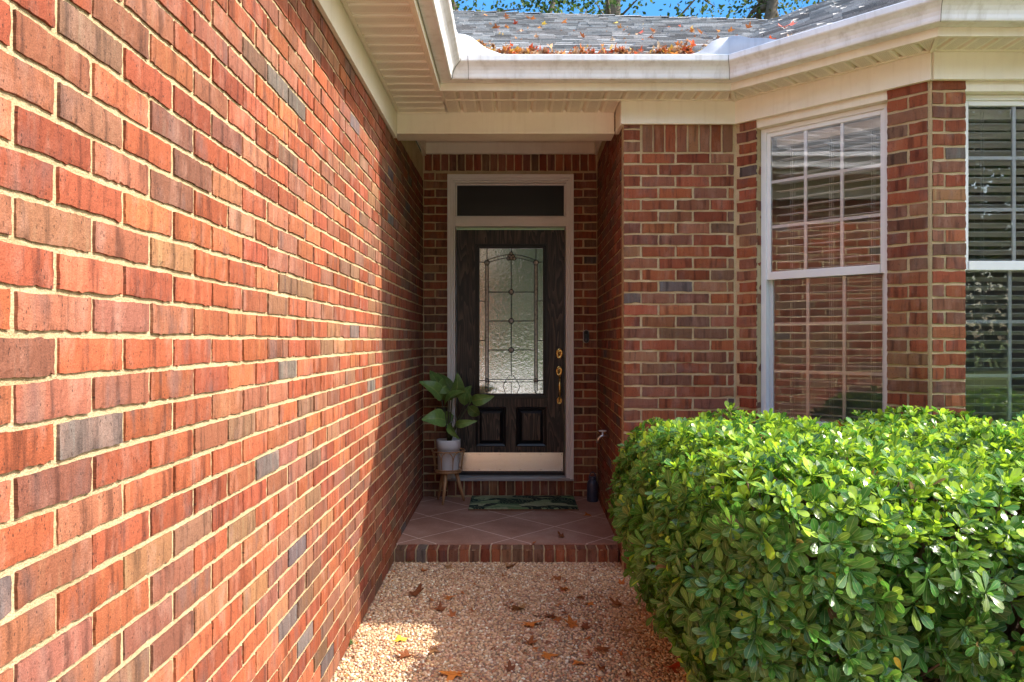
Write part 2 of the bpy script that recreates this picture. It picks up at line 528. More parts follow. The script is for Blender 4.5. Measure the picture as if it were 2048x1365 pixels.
def thing(name, loc, label, cat, group=None):
    o = bpy.data.objects.new(name, None)
    scene.collection.objects.link(o)
    o.location = loc
    o.empty_display_size = 0.1
    return tag(o, label, cat, group)

def keep_world(o, parent):
    o.parent = parent
    o.matrix_parent_inverse = Matrix.Translation(-Vector(parent.location))

def frame(O, u, nin):
    """local (s along the wall, d depth inward, z) -> world"""
    O = Vector((O[0], O[1], 0)); u = Vector((u[0], u[1], 0)).normalized(); n = Vector((nin[0], nin[1], 0)).normalized()
    def tf(s, d, z):
        p = O + u * s + n * d
        return (p.x, p.y, z)
    return tf

R2 = math.sqrt(0.5)
WX = -0.717
BY = 5.943
FY = 4.255
FX = 0.649
BAY0 = (1.296, 4.255)
BAY1 = (2.016, 3.535)
f_left = frame((WX, -3.0), (0, 1), (-1, 0))
f_back = frame((WX, BY), (1, 0), (0, 1))
RL = math.hypot(0.689 - FX, BY - FY)
f_ret = frame((0.689, BY), (FX - 0.689, FY - BY), (BY - FY, FX - 0.689))
f_front = frame((FX, FY), (1, 0), (0, 1))
f_bay = frame(BAY0, (1, -1), (1, 1))
f_bayf = frame(BAY1, (1, 0), (0, 1))

REDS = [((0.43, 0.120, 0.068), 22), ((0.38, 0.100, 0.058), 20), ((0.47, 0.150, 0.085), 14), ((0.38, 0.145, 0.100), 18),
        ((0.31, 0.125, 0.095), 14), ((0.270, 0.140, 0.105), 8), ((0.200, 0.155, 0.135), 2), ((0.41, 0.190, 0.125), 8)]
def brick_color():
    r = rnd.random() * sum(w for _, w in REDS)
    for c, w in REDS:
        r -= w
        if r <= 0: break
    k = rnd.uniform(0.48, 0.78)
    f = 0.95 if c[0] < 0.26 else 0.72
    return (c[0] * k, c[1] * k * rnd.uniform(0.88, 1.02), c[2] * k * f * rnd.uniform(0.9, 1.12))

def add_brick(mb, tf, s0, s1, z0, z1, nx, nz, proud=0.0, depth=0.014, wob=0.0016, col=None):
    """one brick: a ragged-edged, slightly uneven face with sides running back into the mortar"""
    col = col or brick_color()
    uo, vo = rnd.uniform(0, 50), rnd.uniform(0, 50)
    pr = proud + rnd.uniform(-0.0012, 0.0012)
    tilt = rnd.uniform(-0.0012, 0.0012)
    dz0, dz1 = rnd.uniform(-.0012, .0012), rnd.uniform(-.0012, .0012)
    b = len(mb.v)
    uvs = []
    def ragged():
        p1, p2, f1, f2 = rnd.uniform(0, 6), rnd.uniform(0, 6), rnd.uniform(2, 5), rnd.uniform(7, 13)
        return [.55 * math.sin(p1 + f1 * i / nx) + .4 * math.sin(p2 + f2 * i / nx) + rnd.uniform(-.45, .45) + (rnd.uniform(-1.6, 1.9) if rnd.random() < .07 else 0) for i in range(nx + 1)]
    wave0, wave1 = ragged(), ragged()
    for j in range(nz + 1):
        for i in range(nx + 1):
            u = i / nx; v = j / nz
            s = s0 + (s1 - s0) * u; z = z0 + (z1 - z0) * v
            edge_s = i in (0, nx); edge_z = j in (0, nz)
            d = -pr + tilt * (u - .5) * 2 + rnd.uniform(-.0006, .0006)
            if edge_s: s += rnd.uniform(-1, 1) * wob * 0.8
            if j == 0: z += wave0[i] * wob * 1.5 + dz0
            if j == nz: z += wave1[i] * wob + dz1
            if edge_s or edge_z: d += 0.0005 + rnd.uniform(0, 0.0010)
            mb.v.append(tf(s, d, z))
            uvs.append((uo + s, vo + z))
    W = nx + 1
    for j in range(nz):
        for i in range(nx):
            a = [j * W + i, j * W + i + 1, (j + 1) * W + i + 1, (j + 1) * W + i]
            mb.face([b + q for q in a], 0, col, [uvs[q] for q in a])
    # sides
    ring = [i for i in range(W)] + [j * W + nx for j in range(1, nz + 1)] + [nz * W + i for i in range(nx - 1, -1, -1)] + [j * W for j in range(nz - 1, 0, -1)]
    b2 = len(mb.v)
    inv = []
    for q in ring:
        j, i = divmod(q, W)
        u = i / nx; v = j / nz
        s = s0 + (s1 - s0) * u; z = z0 + (z1 - z0) * v
        mb.v.append(tf(s, depth, z)); inv.append((uo + s, vo + z))
    n = len(ring)
    dark = tuple(c * 0.9 for c in col)
    for k in range(n):
        k2 = (k + 1) % n
        mb.face([b + ring[k], b2 + k, b2 + k2, b + ring[k2]], 0, dark, [uvs[ring[k]], inv[k], inv[k2], uvs[ring[k2]]])

def mortar_sheet(mb, tf, s0, s1, z0, z1, holes=(), d=0.0058, step=0.05, d2=0.09):
    """mortar bed as a slab just behind the brick faces, with rectangular openings"""
    ss = sorted({s0, s1} | {max(s0, min(s1, q)) for h in holes for q in h[:2]})
    zs = sorted({z0, z1} | {max(z0, min(z1, q)) for h in holes for q in h[2:4]})
    for a, b_ in zip(ss, ss[1:]):
        for c, e in zip(zs, zs[1:]):
            sm, zm = (a + b_) / 2, (c + e) / 2
            if any(h[0] < sm < h[1] and h[2] < zm < h[3] for h in holes): continue
            vs = [tf(a, d, c), tf(b_, d, c), tf(b_, d, e), tf(a, d, e), tf(a, d2, c), tf(b_, d2, c), tf(b_, d2, e), tf(a, d2, e)]
            uv = [(a, c), (b_, c), (b_, e), (a, e), (a + d2, c), (b_ + d2, c), (b_ + d2, e), (a + d2, e)]
            mb.add(vs, [(0, 1, 2, 3), (5, 4, 7, 6), (4, 0, 3, 7), (1, 5, 6, 2), (3, 2, 6, 7), (4, 5, 1, 0)], 1, (1, 1, 0.99), False, uv)

def lay_bricks(mb, tf, s0, s1, z0, z1, holes=(), pitch=0.0678, zref=0.0163, phase=0.0, nx=4, nz=2, detail=None, joint=0.0122, wob=0.0016, ragged_end=0.0):
    k0 = math.floor((z0 - zref) / pitch)
    k = k0
    while zref + k * pitch < z1 - 0.01:
        za = zref + k * pitch; zb = za + pitch - joint
        za_, zb_ = max(za, z0), min(zb, z1)
        if zb_ - za_ > 0.015:
            zm = (za_ + zb_) / 2
            cuts = [(s0, s1)]
            for h in holes:
                if h[2] < zm < h[3]:
                    new = []
                    for a, b_ in cuts:
                        if h[1] <= a or h[0] >= b_: new.append((a, b_)); continue
                        if h[0] > a: new.append((a, h[0]))
                        if h[1] < b_: new.append((h[1], b_))
                    cuts = new
            ph = phase + (0.1 if k % 2 else 0.0)
            for a, b_ in cuts:
                n = math.floor((a - ph) / 0.2)
                while ph + n * 0.2 < b_ - 0.001:
                    p = max(a, ph + n * 0.2 + (joint / 2 if ph + n * 0.2 > a else 0))
                    q = min(b_, ph + (n + 1) * 0.2 - (joint / 2))
                    if ph + (n + 1) * 0.2 - b_ > -0.028: q = b_           # merge slivers into their neighbour
                    n += 1
                    if q - p < 0.028: continue
                    jx = rnd.uniform(-.002, .002)
                    mx, mz = (nx, nz) if detail is None else detail((p + q) / 2)
                    mx = max(2, round(mx * (q - p) / 0.19))
                    add_brick(mb, tf, p + (jx if p > a else 0), q + (jx if q < b_ else 0), za_, zb_, mx, mz, wob=wob)
        k += 1

def soldier(mb, tf, s0, s1, z0, z1, w=0.0677, nx=2, nz=4, joint=0.010):
    n = max(1, round((s1 - s0) / w)); w = (s1 - s0) / n
    for i in range(n):
        add_brick(mb, tf, s0 + i * w + joint / 2, s0 + (i + 1) * w - joint / 2, z0 + joint / 2, z1, nx, nz, wob=0.0022)

# ------------------------------------------------------------------ ground
g = MB(); g.box(-400, 400, -400, 400, GZ - 0.3, GZ - 0.03)
tag(g.build('lawn', M['grass']), kind='structure')
g = MB(); g.box(0.78, 5.0, -1.2, 4.24, GZ - 0.2, GZ - 0.005)
tag(g.build('planting_bed', M['mulch']), kind='structure')
g = MB(); g.box(WX - 0.02, 0.775, -2.0, 4.46, GZ - 0.2, GZ)
tag(g.build('walkway', M['aggregate']), kind='structure')
g = MB(); g.box(-9.0, 4.2, -13.0, -2.02, GZ - 0.2, GZ - 0.01)  # out of view; extended wide and pale to bounce sunlight toward the porch
tag(g.build('driveway', M['drive']), kind='structure')

# embedded pebbles: far too many to count
def make_pebbles():
    t = (1 + 5 ** .5) / 2
    ico = np.array([(-1, t, 0), (1, t, 0), (-1, -t, 0), (1, -t, 0), (0, -1, t), (0, 1, t), (0, -1, -t), (0, 1, -t), (t, 0, -1), (t, 0, 1), (-t, 0, -1), (-t, 0, 1)], float)
    ico /= np.linalg.norm(ico[0])
    fc = np.array([(0, 11, 5), (0, 5, 1), (0, 1, 7), (0, 7, 10), (0, 10, 11), (1, 5, 9), (5, 11, 4), (11, 10, 2), (10, 7, 6), (7, 1, 8), (3, 9, 4), (3, 4, 2), (3, 2, 6), (3, 6, 8), (3, 8, 9), (4, 9, 5), (2, 4, 11), (6, 2, 10), (8, 6, 7), (9, 8, 1)])
    # jittered grid
    cell = 0.0118
    xs = np.arange(WX + 0.006, 0.775, cell); ys = np.arange(2.3, 4.45, cell)
    gx, gy = np.meshgrid(xs, ys)
    n = gx.size
    cx = gx.ravel() + nrs.uniform(-.0055, .0055, n); cy = gy.ravel() + nrs.uniform(-.0055, .0055, n)
    keep = nrs.rand(n) < 0.93
    cx, cy = cx[keep], cy[keep]; n = cx.size
    sz = nrs.uniform(0.0042, 0.0082, n)
    sc = np.stack([sz * nrs.uniform(.8, 1.35, n), sz * nrs.uniform(.8, 1.2, n), sz * nrs.uniform(.55, .85, n)], 1)
    ang = nrs.uniform(0, 2 * np.pi, n)
    V = ico[None] * sc[:, None, :] * (1 + nrs.uniform(-.14, .14, (n, 12, 1)))
    ca, sa = np.cos(ang)[:, None], np.sin(ang)[:, None]
    X = V[:, :, 0] * ca - V[:, :, 1] * sa + cx[:, None]
    Y = V[:, :, 0] * sa + V[:, :, 1] * ca + cy[:, None]
    Z = V[:, :, 2] + GZ + 0.0015 + nrs.uniform(-.001, .0015, n)[:, None]
    P = np.stack([X, Y, Z], 2).reshape(-1, 3)
    Fc = (fc[None] + (np.arange(n) * 12)[:, None, None]).reshape(-1, 3)
    me = bpy.data.meshes.new('pebble_surface')
    me.vertices.add(len(P)); me.vertices.foreach_set('co', P.ravel())
    me.loops.add(len(Fc) * 3); me.polygons.add(len(Fc))
    me.loops.foreach_set('vertex_index', Fc.ravel())
    me.polygons.foreach_set('loop_start', np.arange(0, len(Fc) * 3, 3)); me.polygons.foreach_set('loop_total', np.full(len(Fc), 3))
    pal = np.array([(0.58, 0.38, 0.20), (0.68, 0.50, 0.31), (0.50, 0.28, 0.14), (0.42, 0.19, 0.10), (0.62, 0.42, 0.27), (0.26, 0.15, 0.10), (0.84, 0.73, 0.57), (0.54, 0.31, 0.19)])
    ci = nrs.choice(len(pal), n, p=[.2, .2, .13, .09, .16, .06, .08, .08])
    colr = np.minimum(pal[ci] * nrs.uniform(.85, 1.25, (n, 1)), .88)
    at = me.color_attributes.new('bcol', 'FLOAT_COLOR', 'POINT')
    cc = np.ones((n, 12, 4)); cc[:, :, :3] = colr[:, None, :]
    at.data.foreach_set('color', cc.ravel())
    me.polygons.foreach_set('use_smooth', np.ones(len(Fc), bool))
    me.materials.append(M['pebble'])
    me.update(); me.validate()
    o = bpy.data.objects.new('pebbles', me); scene.collection.objects.link(o)
    tag(o, 'tan and cream pebbles set in the exposed aggregate walkway', 'pebbles', kind='stuff')
make_pebbles()

# ------------------------------------------------------------------ clear blue sky beyond the roof
t = NT('clear_sky')
e_ = t.node('ShaderNodeEmission', {'Color': (0.10, 0.36, 0.84, 1), 'Strength': 0.40})
t.t.links.new(e_.outputs[0], t.out.inputs[0])
mb = MB()
ring_ = [(420 * math.sin(math.radians(a)), 420 * math.cos(math.radians(a))) for a in range(-85, 86, 5)]
mb.add([(x, y, -3.0) for x, y in ring_] + [(x, y, 290.0) for x, y in ring_], [(i, i + 1, len(ring_) + i + 1, len(ring_) + i) for i in range(len(ring_) - 1)])
tag(mb.build('sky', t.m, recalc=False), kind='structure')

# ------------------------------------------------------------------ the house
house = thing('house', (0, 5, GZ), 'red brick house with black front door, cream trim and white gutters', 'house')
def part(mb, name, mats, bevel=0.0, parent=None, label=None, recalc=True):
    o = mb.build(name, mats, None, bevel, recalc)
    if parent is None or parent is house:
        keep_world(o, house)
    else:
        o.parent = parent
    if label: o['label'] = label
    return o
BM = [M['brick'], M['mortar']]

# left wall: detailed close to the camera
mb = MB()
LS = 3.0                                             # s = Y + 3
def detail(s):
    y = s - LS
    return (22, 5) if 0.6 < y < 2.6 else ((7, 3) if 0.6 < y < 4.2 else (3, 2))
lay_bricks(mb, f_left, 1.2, LS + BY - 0.002, GZ - 0.02, 1.30, phase=LS + 1.2585 - 0.2 * 30, detail=detail, wob=0.0015)
mortar_sheet(mb, f_left, 1.2, LS + BY + 0.1, GZ - 0.03, 1.50)
part(mb, 'brick_wall', BM, label='long sunlit brick wall on the left of the walkway', recalc=False)

# back wall of the porch round the door
mb = MB()
hole = (-0.522 - WX, 0.498 - WX, -1.125, 1.345)
lay_bricks(mb, f_back, 0.004, 0.689 - WX - 0.004, PZ - 0.03, 1.370, holes=[(hole[0], hole[1], -2, 1.366)], phase=0.195 - 0.2, wob=0.0022)
soldier(mb, f_back, 0.006, 0.689 - WX - 0.006, 1.374, 1.510)
mortar_sheet(mb, f_back, -0.02, 0.689 - WX + 0.02, GZ, 1.62, holes=[(hole[0], hole[1], -1.125, 1.345)])
tfs = frame((-0.522, BY - 0.03), (1, 0), (0, 1))
soldier(mb, tfs, 0.0, 1.02, -1.247, -1.122, w=0.068)
mortar_sheet(mb, tfs, 0.0, 1.02, PZ - 0.01, -1.124, d2=0.2)
part(mb, 'brick_wall', BM, label='shaded brick wall around the front door', recalc=False)

# right return wall of the porch
mb = MB()
lay_bricks(mb, f_ret, 0.004, RL - 0.013, GZ - 0.02, 1.45, phase=RL - 0.2 * 12, wob=0.002)
mortar_sheet(mb, f_ret, -0.02, RL - 0.006, GZ - 0.03, 1.62)
part(mb, 'brick_wall', BM, label='shaded brick side wall on the right of the porch', recalc=False)

# front wall right of the porch
mb = MB()
FW = 1.296 - FX
lay_bricks(mb, f_front, 0.0, FW - 0.010, GZ - 0.02, 1.085, phase=0.0, nx=6, nz=3, wob=0.002)
lay_bricks(mb, f_front, 0.0, 0.094, 1.088, 1.30, phase=-0.1, pitch=0.0678, wob=0.002, zref=1.098)
soldier(mb, f_front, 0.104, FW - 0.012, 1.092, 1.262)
mortar_sheet(mb, f_front, 0.0, FW + 0.05, GZ - 0.03, 1.30)
mb2 = mb
# bay: angled panel with the window opening
BL = 1.018
W0, W1 = 0.126, 0.822
bh = (W0, W1, -0.52, 1.262)
lay_bricks(mb, f_bay, 0.007, BL - 0.014, GZ - 0.02, 1.30, holes=[bh], pitch=0.0663, phase=BL - 0.2 * 8 - 0.0, nx=6, nz=3, wob=0.0022)
mortar_sheet(mb, f_bay, -0.003, BL + 0.004, GZ - 0.03, 1.30, holes=[bh])
for s in (W0,):                                       # brick reveal at the left of the opening
    tfr = frame(Vector(f_bay(W0, 0, 0))[:2], (1, 1), (-1, 1))
    lay_bricks(mb, tfr, 0.014, 0.085, -0.52, 1.25, pitch=0.0663, phase=-0.1, nx=3, nz=2, wob=0.0015)
# bay front face
BFW0, BFW1 = 0.170, 1.20
bfh = (BFW0, BFW1, -0.52, 1.262)
lay_bricks(mb, f_bayf, 0.012, 2.4, GZ - 0.02, 1.30, holes=[bfh], pitch=0.0663, phase=-0.03, nx=6, nz=3, wob=0.0022)
mortar_sheet(mb, f_bayf, 0.0, 2.4, GZ - 0.03, 1.30, holes=[bfh])
tfr = frame(Vector(f_bayf(BFW0, 0, 0))[:2], (0, 1), (-1, 0))
lay_bricks(mb, tfr, 0.014, 0.085, -0.52, 1.25, pitch=0.0663, phase=-0.1, nx=3, nz=2, wob=0.0015)
part(mb, 'brick_wall', BM, label='brick wall and bay piers right of the porch', recalc=False)

# raised porch edge and slab
mb = MB()
tfp = frame((WX, 4.45), (1, 0), (0, 1))
n = 21; w = (0.645 - WX) / n
for i in range(n):                                    # rowlock bricks: face and rounded top
    c = brick_color()
    s0, s1 = 0.004 + i * w + 0.005, 0.004 + (i + 1) * w - 0.005
    add_brick(mb, tfp, s0, s1, GZ + 0.002, PZ - 0.012, 3, 3, wob=0.0025, depth=0.03, col=c)
    top = lambda s, d, z: (WX + s, 4.45 + z, PZ - 0.004 - d)
    add_brick(mb, top, s0, s1, 0.004, 0.104, 3, 3, wob=0.0025, depth=0.02, col=c)
mortar_sheet(mb, tfp, 0.0, 0.645 - WX, GZ - 0.02, PZ - 0.010, d2=0.108)
part(mb, 'porch_step', BM, recalc=False, label='rowlock brick step along the porch edge')
mb = MB(); mb.box(WX, 0.70, 4.559, BY + 0.04, GZ - 0.1, PZ)
part(mb, 'porch_floor', M['porch'])

# ---- trim: friezes, header beam, porch ceiling
T = M['trim']
SO = 1.385                                            # soffit level
mb = MB(); mb.box(WX, WX + 0.020, -2.0, 4.447, 1.228, SO + 0.02)
part(mb, 'frieze_board', T, 0.002)
mb = MB(); mb.box(WX + 0.001, FX - 0.028, 4.45, 4.60, 1.262, SO + 0.03)
mb.box(WX + 0.0015, FX - 0.026, 4.446, 4.606, 1.256, 1.272)
part(mb, 'porch_beam', T, 0.003)
mb = MB(); mb.box(FX - 0.02, 1.296 - 0.010, FY - 0.024, FY - 0.001, 1.252, SO + 0.02)
mb.box(FX - 0.022, FX - 0.001, FY - 0.001, 4.449, 1.252, SO + 0.02)
part(mb, 'frieze_board', T, 0.002)
mb = MB()
def wallbox(mb, tf, s0, s1, d0, d1, z0, z1, mi=0):
    mb.box(s0, s1, d0, d1, z0, z1, mi, lambda a, b, c: tf(a, b, c))
wallbox(mb, f_bay, -0.008, BL + 0.008, -0.024, -0.001, 1.252, SO + 0.02)
wallbox(mb, f_bay, W0 - 0.002, W1 + 0.002, 0.008, 0.10, 1.210, 1.262)
part(mb, 'frieze_board', T, 0.002)
mb = MB()
wallbox(mb, f_bayf, 0.002, 2.5, -0.024, -0.001, 1.252, SO + 0.02)
wallbox(mb, f_bayf, BFW0 - 0.002, BFW1, 0.008, 0.10, 1.205, 1.262)
part(mb, 'frieze_board', T, 0.002)
mb = MB(); mb.box(WX + 0.002, 0.70, 4.601, BY + 0.02, 1.602, 1.64)
part(mb, 'porch_ceiling', T)
mb = MB()
mb.box(WX + 0.022, 0.665, BY - 0.022, BY - 0.001, 1.512, 1.602)
mb.box(WX + 0.001, WX + 0.021, 4.61, BY - 0.001, 1.500, 1.602)
wallbox(mb, f_ret, 0.022, RL - 0.36, -0.021, -0.001, 1.500, 1.602)
part(mb, 'frieze_board', T, 0.002, label='upper trim board around the porch ceiling')

# ---- soffits with V grooves
def soffit(name, A, B, C, D, pitch=0.1035):
    """A-B along the fascia, D-C along the wall; grooves run from fascia to wall"""
    mb = MB()
    A, B, C, D = [Vector((p[0], p[1], 0)) for p in (A, B, C, D)]
    e = (B - A).normalized(); nrm = Vector((-e.y, e.x, 0))
    if nrm.dot(D - A) < 0: nrm = -nrm
    dep = (D - A).dot(nrm)
    sD, sC = (D - A).dot(e), (C - A).dot(e)
    L = (B - A).length
    lo, hi = min(0, sD), max(L, sC)
    def clip(s, t):                                  # keep grooves inside the mitred ends
        a = sD * t; b_ = L + (sC - L) * t
        return max(a, min(b_, s))
    k = math.floor(lo / pitch)
    prof = [(0.0, 0), (0.076, 0), (0.079, 0.018), (0.087, 0.018), (0.0985, 0)]
    pts = []
    while k * pitch < hi + pitch:
        pts += [(k * pitch + a, h) for a, h in prof]
        k += 1
    for (s0, h0), (s1, h1) in zip(pts, pts[1:]):
        q = []
        for s, t, h in ((s0, 0, h0), (s1, 0, h1), (s1, 1, h1), (s0, 1, h0)):
            sc = clip(s, t)
            p = A + e * sc + nrm * (dep * t)
            q.append(((p.x, p.y, SO + h), (s, dep * t)))
        if (q[0][0] == q[1][0]) and (q[2][0] == q[3][0]): continue
        mb.add([x[0] for x in q], [(0, 1, 2, 3)], 0, (1, 1, 0.99), False, [x[1] for x in q])
    # flat ceiling above so no light leaks, and J-channel strips at the edges
    for p in ((A, B, C, D),):
        mb.add([(v.x, v.y, SO + 0.022) for v in p], [(0, 1, 2, 3)], 0, (1, 1, 0.99), False, [(9, 9)] * 4)
    o = part(mb, name, M['soffit'], recalc=False)
    mb = MB()
    def strip(P, Q, w, z=SO - 0.004):
        d = (Q - P).normalized(); nn = Vector((-d.y, d.x, 0)) * w / 2
        vs = [P - nn, Q - nn, Q + nn, P + nn]
        mb.add([(v.x, v.y, z) for v in vs] + [(v.x, v.y, z + 0.010) for v in vs],
               [(0, 3, 2, 1), (4, 5, 6, 7), (0, 1, 5, 4), (1, 2, 6, 5), (2, 3, 7, 6), (3, 0, 4, 7)])
    iA, iB, iD, iC = A + nrm * 0.012, B + nrm * 0.012, D - nrm * 0.012, C - nrm * 0.012
    strip(iD, iC, 0.016); strip(A, D, 0.018, SO - 0.006); strip(B, C, 0.018, SO - 0.0075)
    q = mb.build('edge_channel', T); q.parent = o
    q.location = (0, 0, 0)
    return o
FXL, FYF, FYB = -0.40, 4.04, 3.32                     # fascia planes
cC = (1.207, FYF); cD = (1.927, FYB)
wBend = (1.296 - 0.010, FY - 0.024); wBay = (2.016 - 0.010, 3.535 - 0.024)
soffit('soffit', (FXL, 4.447), (FXL, -2.0), (WX + 0.02, -2.0), (WX + 0.02, 4.447))
soffit('soffit', (FXL + 0.01, FYF), cC, wBend, (FXL + 0.01, FY - 0.024))
soffit('soffit', cC, cD, wBay, wBend)
soffit('soffit', cD, (4.4, FYB), (4.4, 3.511), wBay)
# strip of soffit between the front-wall line and the recessed beam
mb = MB()
for i in range(11):
    x0 = FXL + 0.012 + i * 0.1035
    x1 = min(x0 + 0.1035, FX - 0.02)
    if x0 > FX - 0.03: break
    pr = [(x0, 0), (min(x0 + .076, x1), 0), (min(x0 + .079, x1), .018), (min(x0 + .087, x1), .018), (min(x0 + .0985, x1), 0), (x1, 0)]
    for (a, h0), (b_, h1) in zip(pr, pr[1:]):
        mb.add([(a, FY - 0.024, SO + h0), (b_, FY - 0.024, SO + h1), (b_, 4.449, SO + h1), (a, 4.449, SO + h0)], [(0, 1, 2, 3)], 0, (1, 1, .99), False,
               [(a - FXL - 0.012, 0.2), (b_ - FXL - 0.012, 0.2), (b_ - FXL - 0.012, .42), (a - FXL - 0.012, .42)])
mb.add([(FXL, FY - 0.03, SO + .022), (FX, FY - 0.03, SO + .022), (FX, 4.6, SO + .022), (FXL, 4.6, SO + .022)], [(0, 1, 2, 3)], 0, (1, 1, .99), False, [(9, 9)] * 4)
part(mb, 'soffit', M['soffit'], recalc=False)

# ---- fascia and gutter along the same mitred path
def path(o):
    return [(FXL + o, -2.0), (FXL + o, FYF - o), (1.207 - 0.4142 * o, FYF - o), (1.927 - 0.4142 * o, FYB - o), (4.4, FYB - o)]
def sweep(mb, prof, close=True, mi=0, smooth=False):
    b = len(mb.v)
    rows = [[(p[0], p[1], z) for p in path(o)] for o, z in prof]
    n = len(rows); m = len(rows[0])
    for r in rows: mb.v.extend(r)
    rng = range(n) if close else range(n - 1)
    for i in rng:
        i2 = (i + 1) % n
        for k in range(m - 1):
            mb.face([b + i * m + k, b + i * m + k + 1, b + i2 * m + k + 1, b + i2 * m + k], mi, (1, 1, 1), None, smooth)
mb = MB()
sweep(mb, [(-0.02, SO - 0.008), (0.004, SO - 0.008), (0.004, 1.535), (-0.02, 1.535)])
part(mb, 'fascia', T, 0.002)
mb = MB()
outer = [(0.008, 1.530), (0.008, 1.417), (0.066, 1.415), (0.074, 1.418), (0.078, 1.427), (0.080, 1.442), (0.086, 1.458), (0.097, 1.474), (0.110, 1.486), (0.121, 1.494), (0.125, 1.500), (0.126, 1.526), (0.122, 1.531), (0.112, 1.531), (0.110, 1.526)]
inner = [(0.112, 1.522), (0.122, 1.522), (0.122, 1.504), (0.108, 1.492), (0.092, 1.476), (0.081, 1.460), (0.075, 1.442), (0.072, 1.424), (0.012, 1.421), (0.012, 1.530)]
sweep(mb, outer + inner, True)
gut = part(mb, 'gutter', M['gutter'])
# seams at the mitres and joints
mb = MB()
def seam(P, Q, r=0.0014): mb.tube([P, Q], r, 5)
for k in (1, 2, 3):
    mb = MB(); mb.tube([(*path(o + 0.0012)[k], z) for o, z in outer[2:12]], 0.0013, 5)
    mb.build('seam', M['screw'], gut)
def front_seam(x):
    pts = [(x, FYF - o - 0.001, z) for o, z in outer[2:12]]
    mb.tube(pts, 0.0012, 5)
mb = MB(); front_seam(-0.235); mb.build('seam', M['screw'], gut)
# splash guards: thin curved plates standing on the gutter lip
def splash(p0, corner, p1, h0, hc, h1, seed):
    mb = MB()
    def side(A, B, ha, hb, flip):
        A = Vector(A); B = Vector(B); n_ = 14
        d = (B - A).normalized(); nn = Vector((-d.y, d.x)) * 0.0012
        vs = []
        for i in range(n_ + 1):
            t = i / n_
            e = t * t * (3 - 2 * t)
            h = ha + (hb - ha) * e + 0.007 * math.sin(t * 9 + seed) * math.sin(math.pi * t)
            p = A + (B - A) * t
            for q in (p - nn, p + nn):
                vs.append((q.x, q.y, 1.524)); vs.append((q.x, q.y, 1.528 + max(0.004, h)))
        fs = []
        for i in range(n_):
            a = i * 4; b_ = a + 4
            fs += [(a, b_, b_ + 1, a + 1), (a + 2, a + 3, b_ + 3, b_ + 2), (a + 1, b_ + 1, b_ + 3, a + 3)]
        mb.add(vs, fs, 0, (1, 1, 1), True)
    side(p0, corner, h0, hc, False); side(corner, p1, hc, h1, True)
    mb.build('splash_guard', M['flashing'], gut)
lip = path(0.108)
splash((lip[1][0], lip[1][1] - 0.10), (lip[1][0], lip[1][1]), (lip[1][0] + 0.275, lip[1][1]), 0.10, 0.118, 0.0, 0)
splash((lip[2][0] - 0.25, lip[2][1]), (lip[2][0], lip[2][1]), (lip[2][0] + 0.22, lip[2][1] - 0.22), 0.0, 0.10, 0.004, 1.5)

# ---- roof planes of individual shingles
def roof_plane(mb, O, e, up, L0, L1, S, keep, course=0.125, pitch=0.5, seed=3):
    r = random.Random(seed)
    O = Vector(O); e = Vector((e[0], e[1], 0)).normalized(); up = Vector((up[0], up[1], 0)).normalized()
    c = 1 / math.sqrt(1 + pitch * pitch)
    updir = (up + Vector((0, 0, pitch))).normalized(); nrm = Vector((0, 0, 1)) - up * pitch; nrm.normalize()
    rows = int(S / course)
    for i in range(rows):
        s = L0 + r.uniform(-.2, 0)
        while s < L1:
            w = r.uniform(0.06, 0.18)
            t = r.choice((0.005, 0.013))
            mid = O + e * (s + w / 2) + updir * ((i + .5) * course)
            if keep(mid):
                base = r.choice((0.20, 0.25, 0.30, 0.37, 0.44))
                tint = r.uniform(-.01, .02)
                col = (base + tint, base, base - tint * .5)
                jag = r.uniform(-.008, .004)
                P = [O + e * (s + a * (w - .002)) + updir * (i * course + b_ + (jag if b_ <= 0 else 0)) for a, b_ in ((0, 0), (1, 0), (1, course + .01), (0, course + .01))]
                lift0, lift1 = 0.004 + t, 0.001
                vs = [tuple(p + nrm * l) for p, l in zip(P, (lift0, lift0, lift1, lift1))] + [tuple(p - nrm * 0.004) for p in P]
                mb.add(vs, [(0, 1, 2, 3), (4, 5, 1, 0), (5, 6, 2, 1), (7, 4, 0, 3)], 0, col)
            s += w
    return
EZ = 1.553
ridgeY = lambda x: 8.6 - 0.55 * (x + 0.6)
mb = MB()
roof_plane(mb, (-3.0, 4.0, EZ), (1, 0), (0, 1), 0, 7.0, 6.2, lambda p: p.y < ridgeY(p.x) and p.z > EZ + 0.5 * (-.36 - p.x) - 0.05, seed=3)
roof_plane(mb, (-0.36, -2.0, EZ), (0, 1), (-1, 0), 0, 10.0, 3.4, lambda p: p.z > EZ + 0.5 * (p.y - 4.0) - 0.05, seed=4)
d3 = lambda p: ((p.x + p.y) - 5.191) / math.sqrt(2)
roof_plane(mb, (1.1905, 4.0, EZ), (1, -1), (1, 1), -3.5, 6, 4.0, lambda p: d3(p) <= (p.y - 3.28) + .02 and p.z < 3.08 and p.z > EZ + .5 * (p.y - 4) - .05, seed=5)
roof_plane(mb, (1.4, 3.28, EZ), (1, 0), (0, 1), 0, 3.0, 3.4, lambda p: (p.y - 3.28) <= d3(p) + .02 and p.z < 3.08, seed=6)
roof = part(mb, 'roof', M['shingle'], recalc=False)
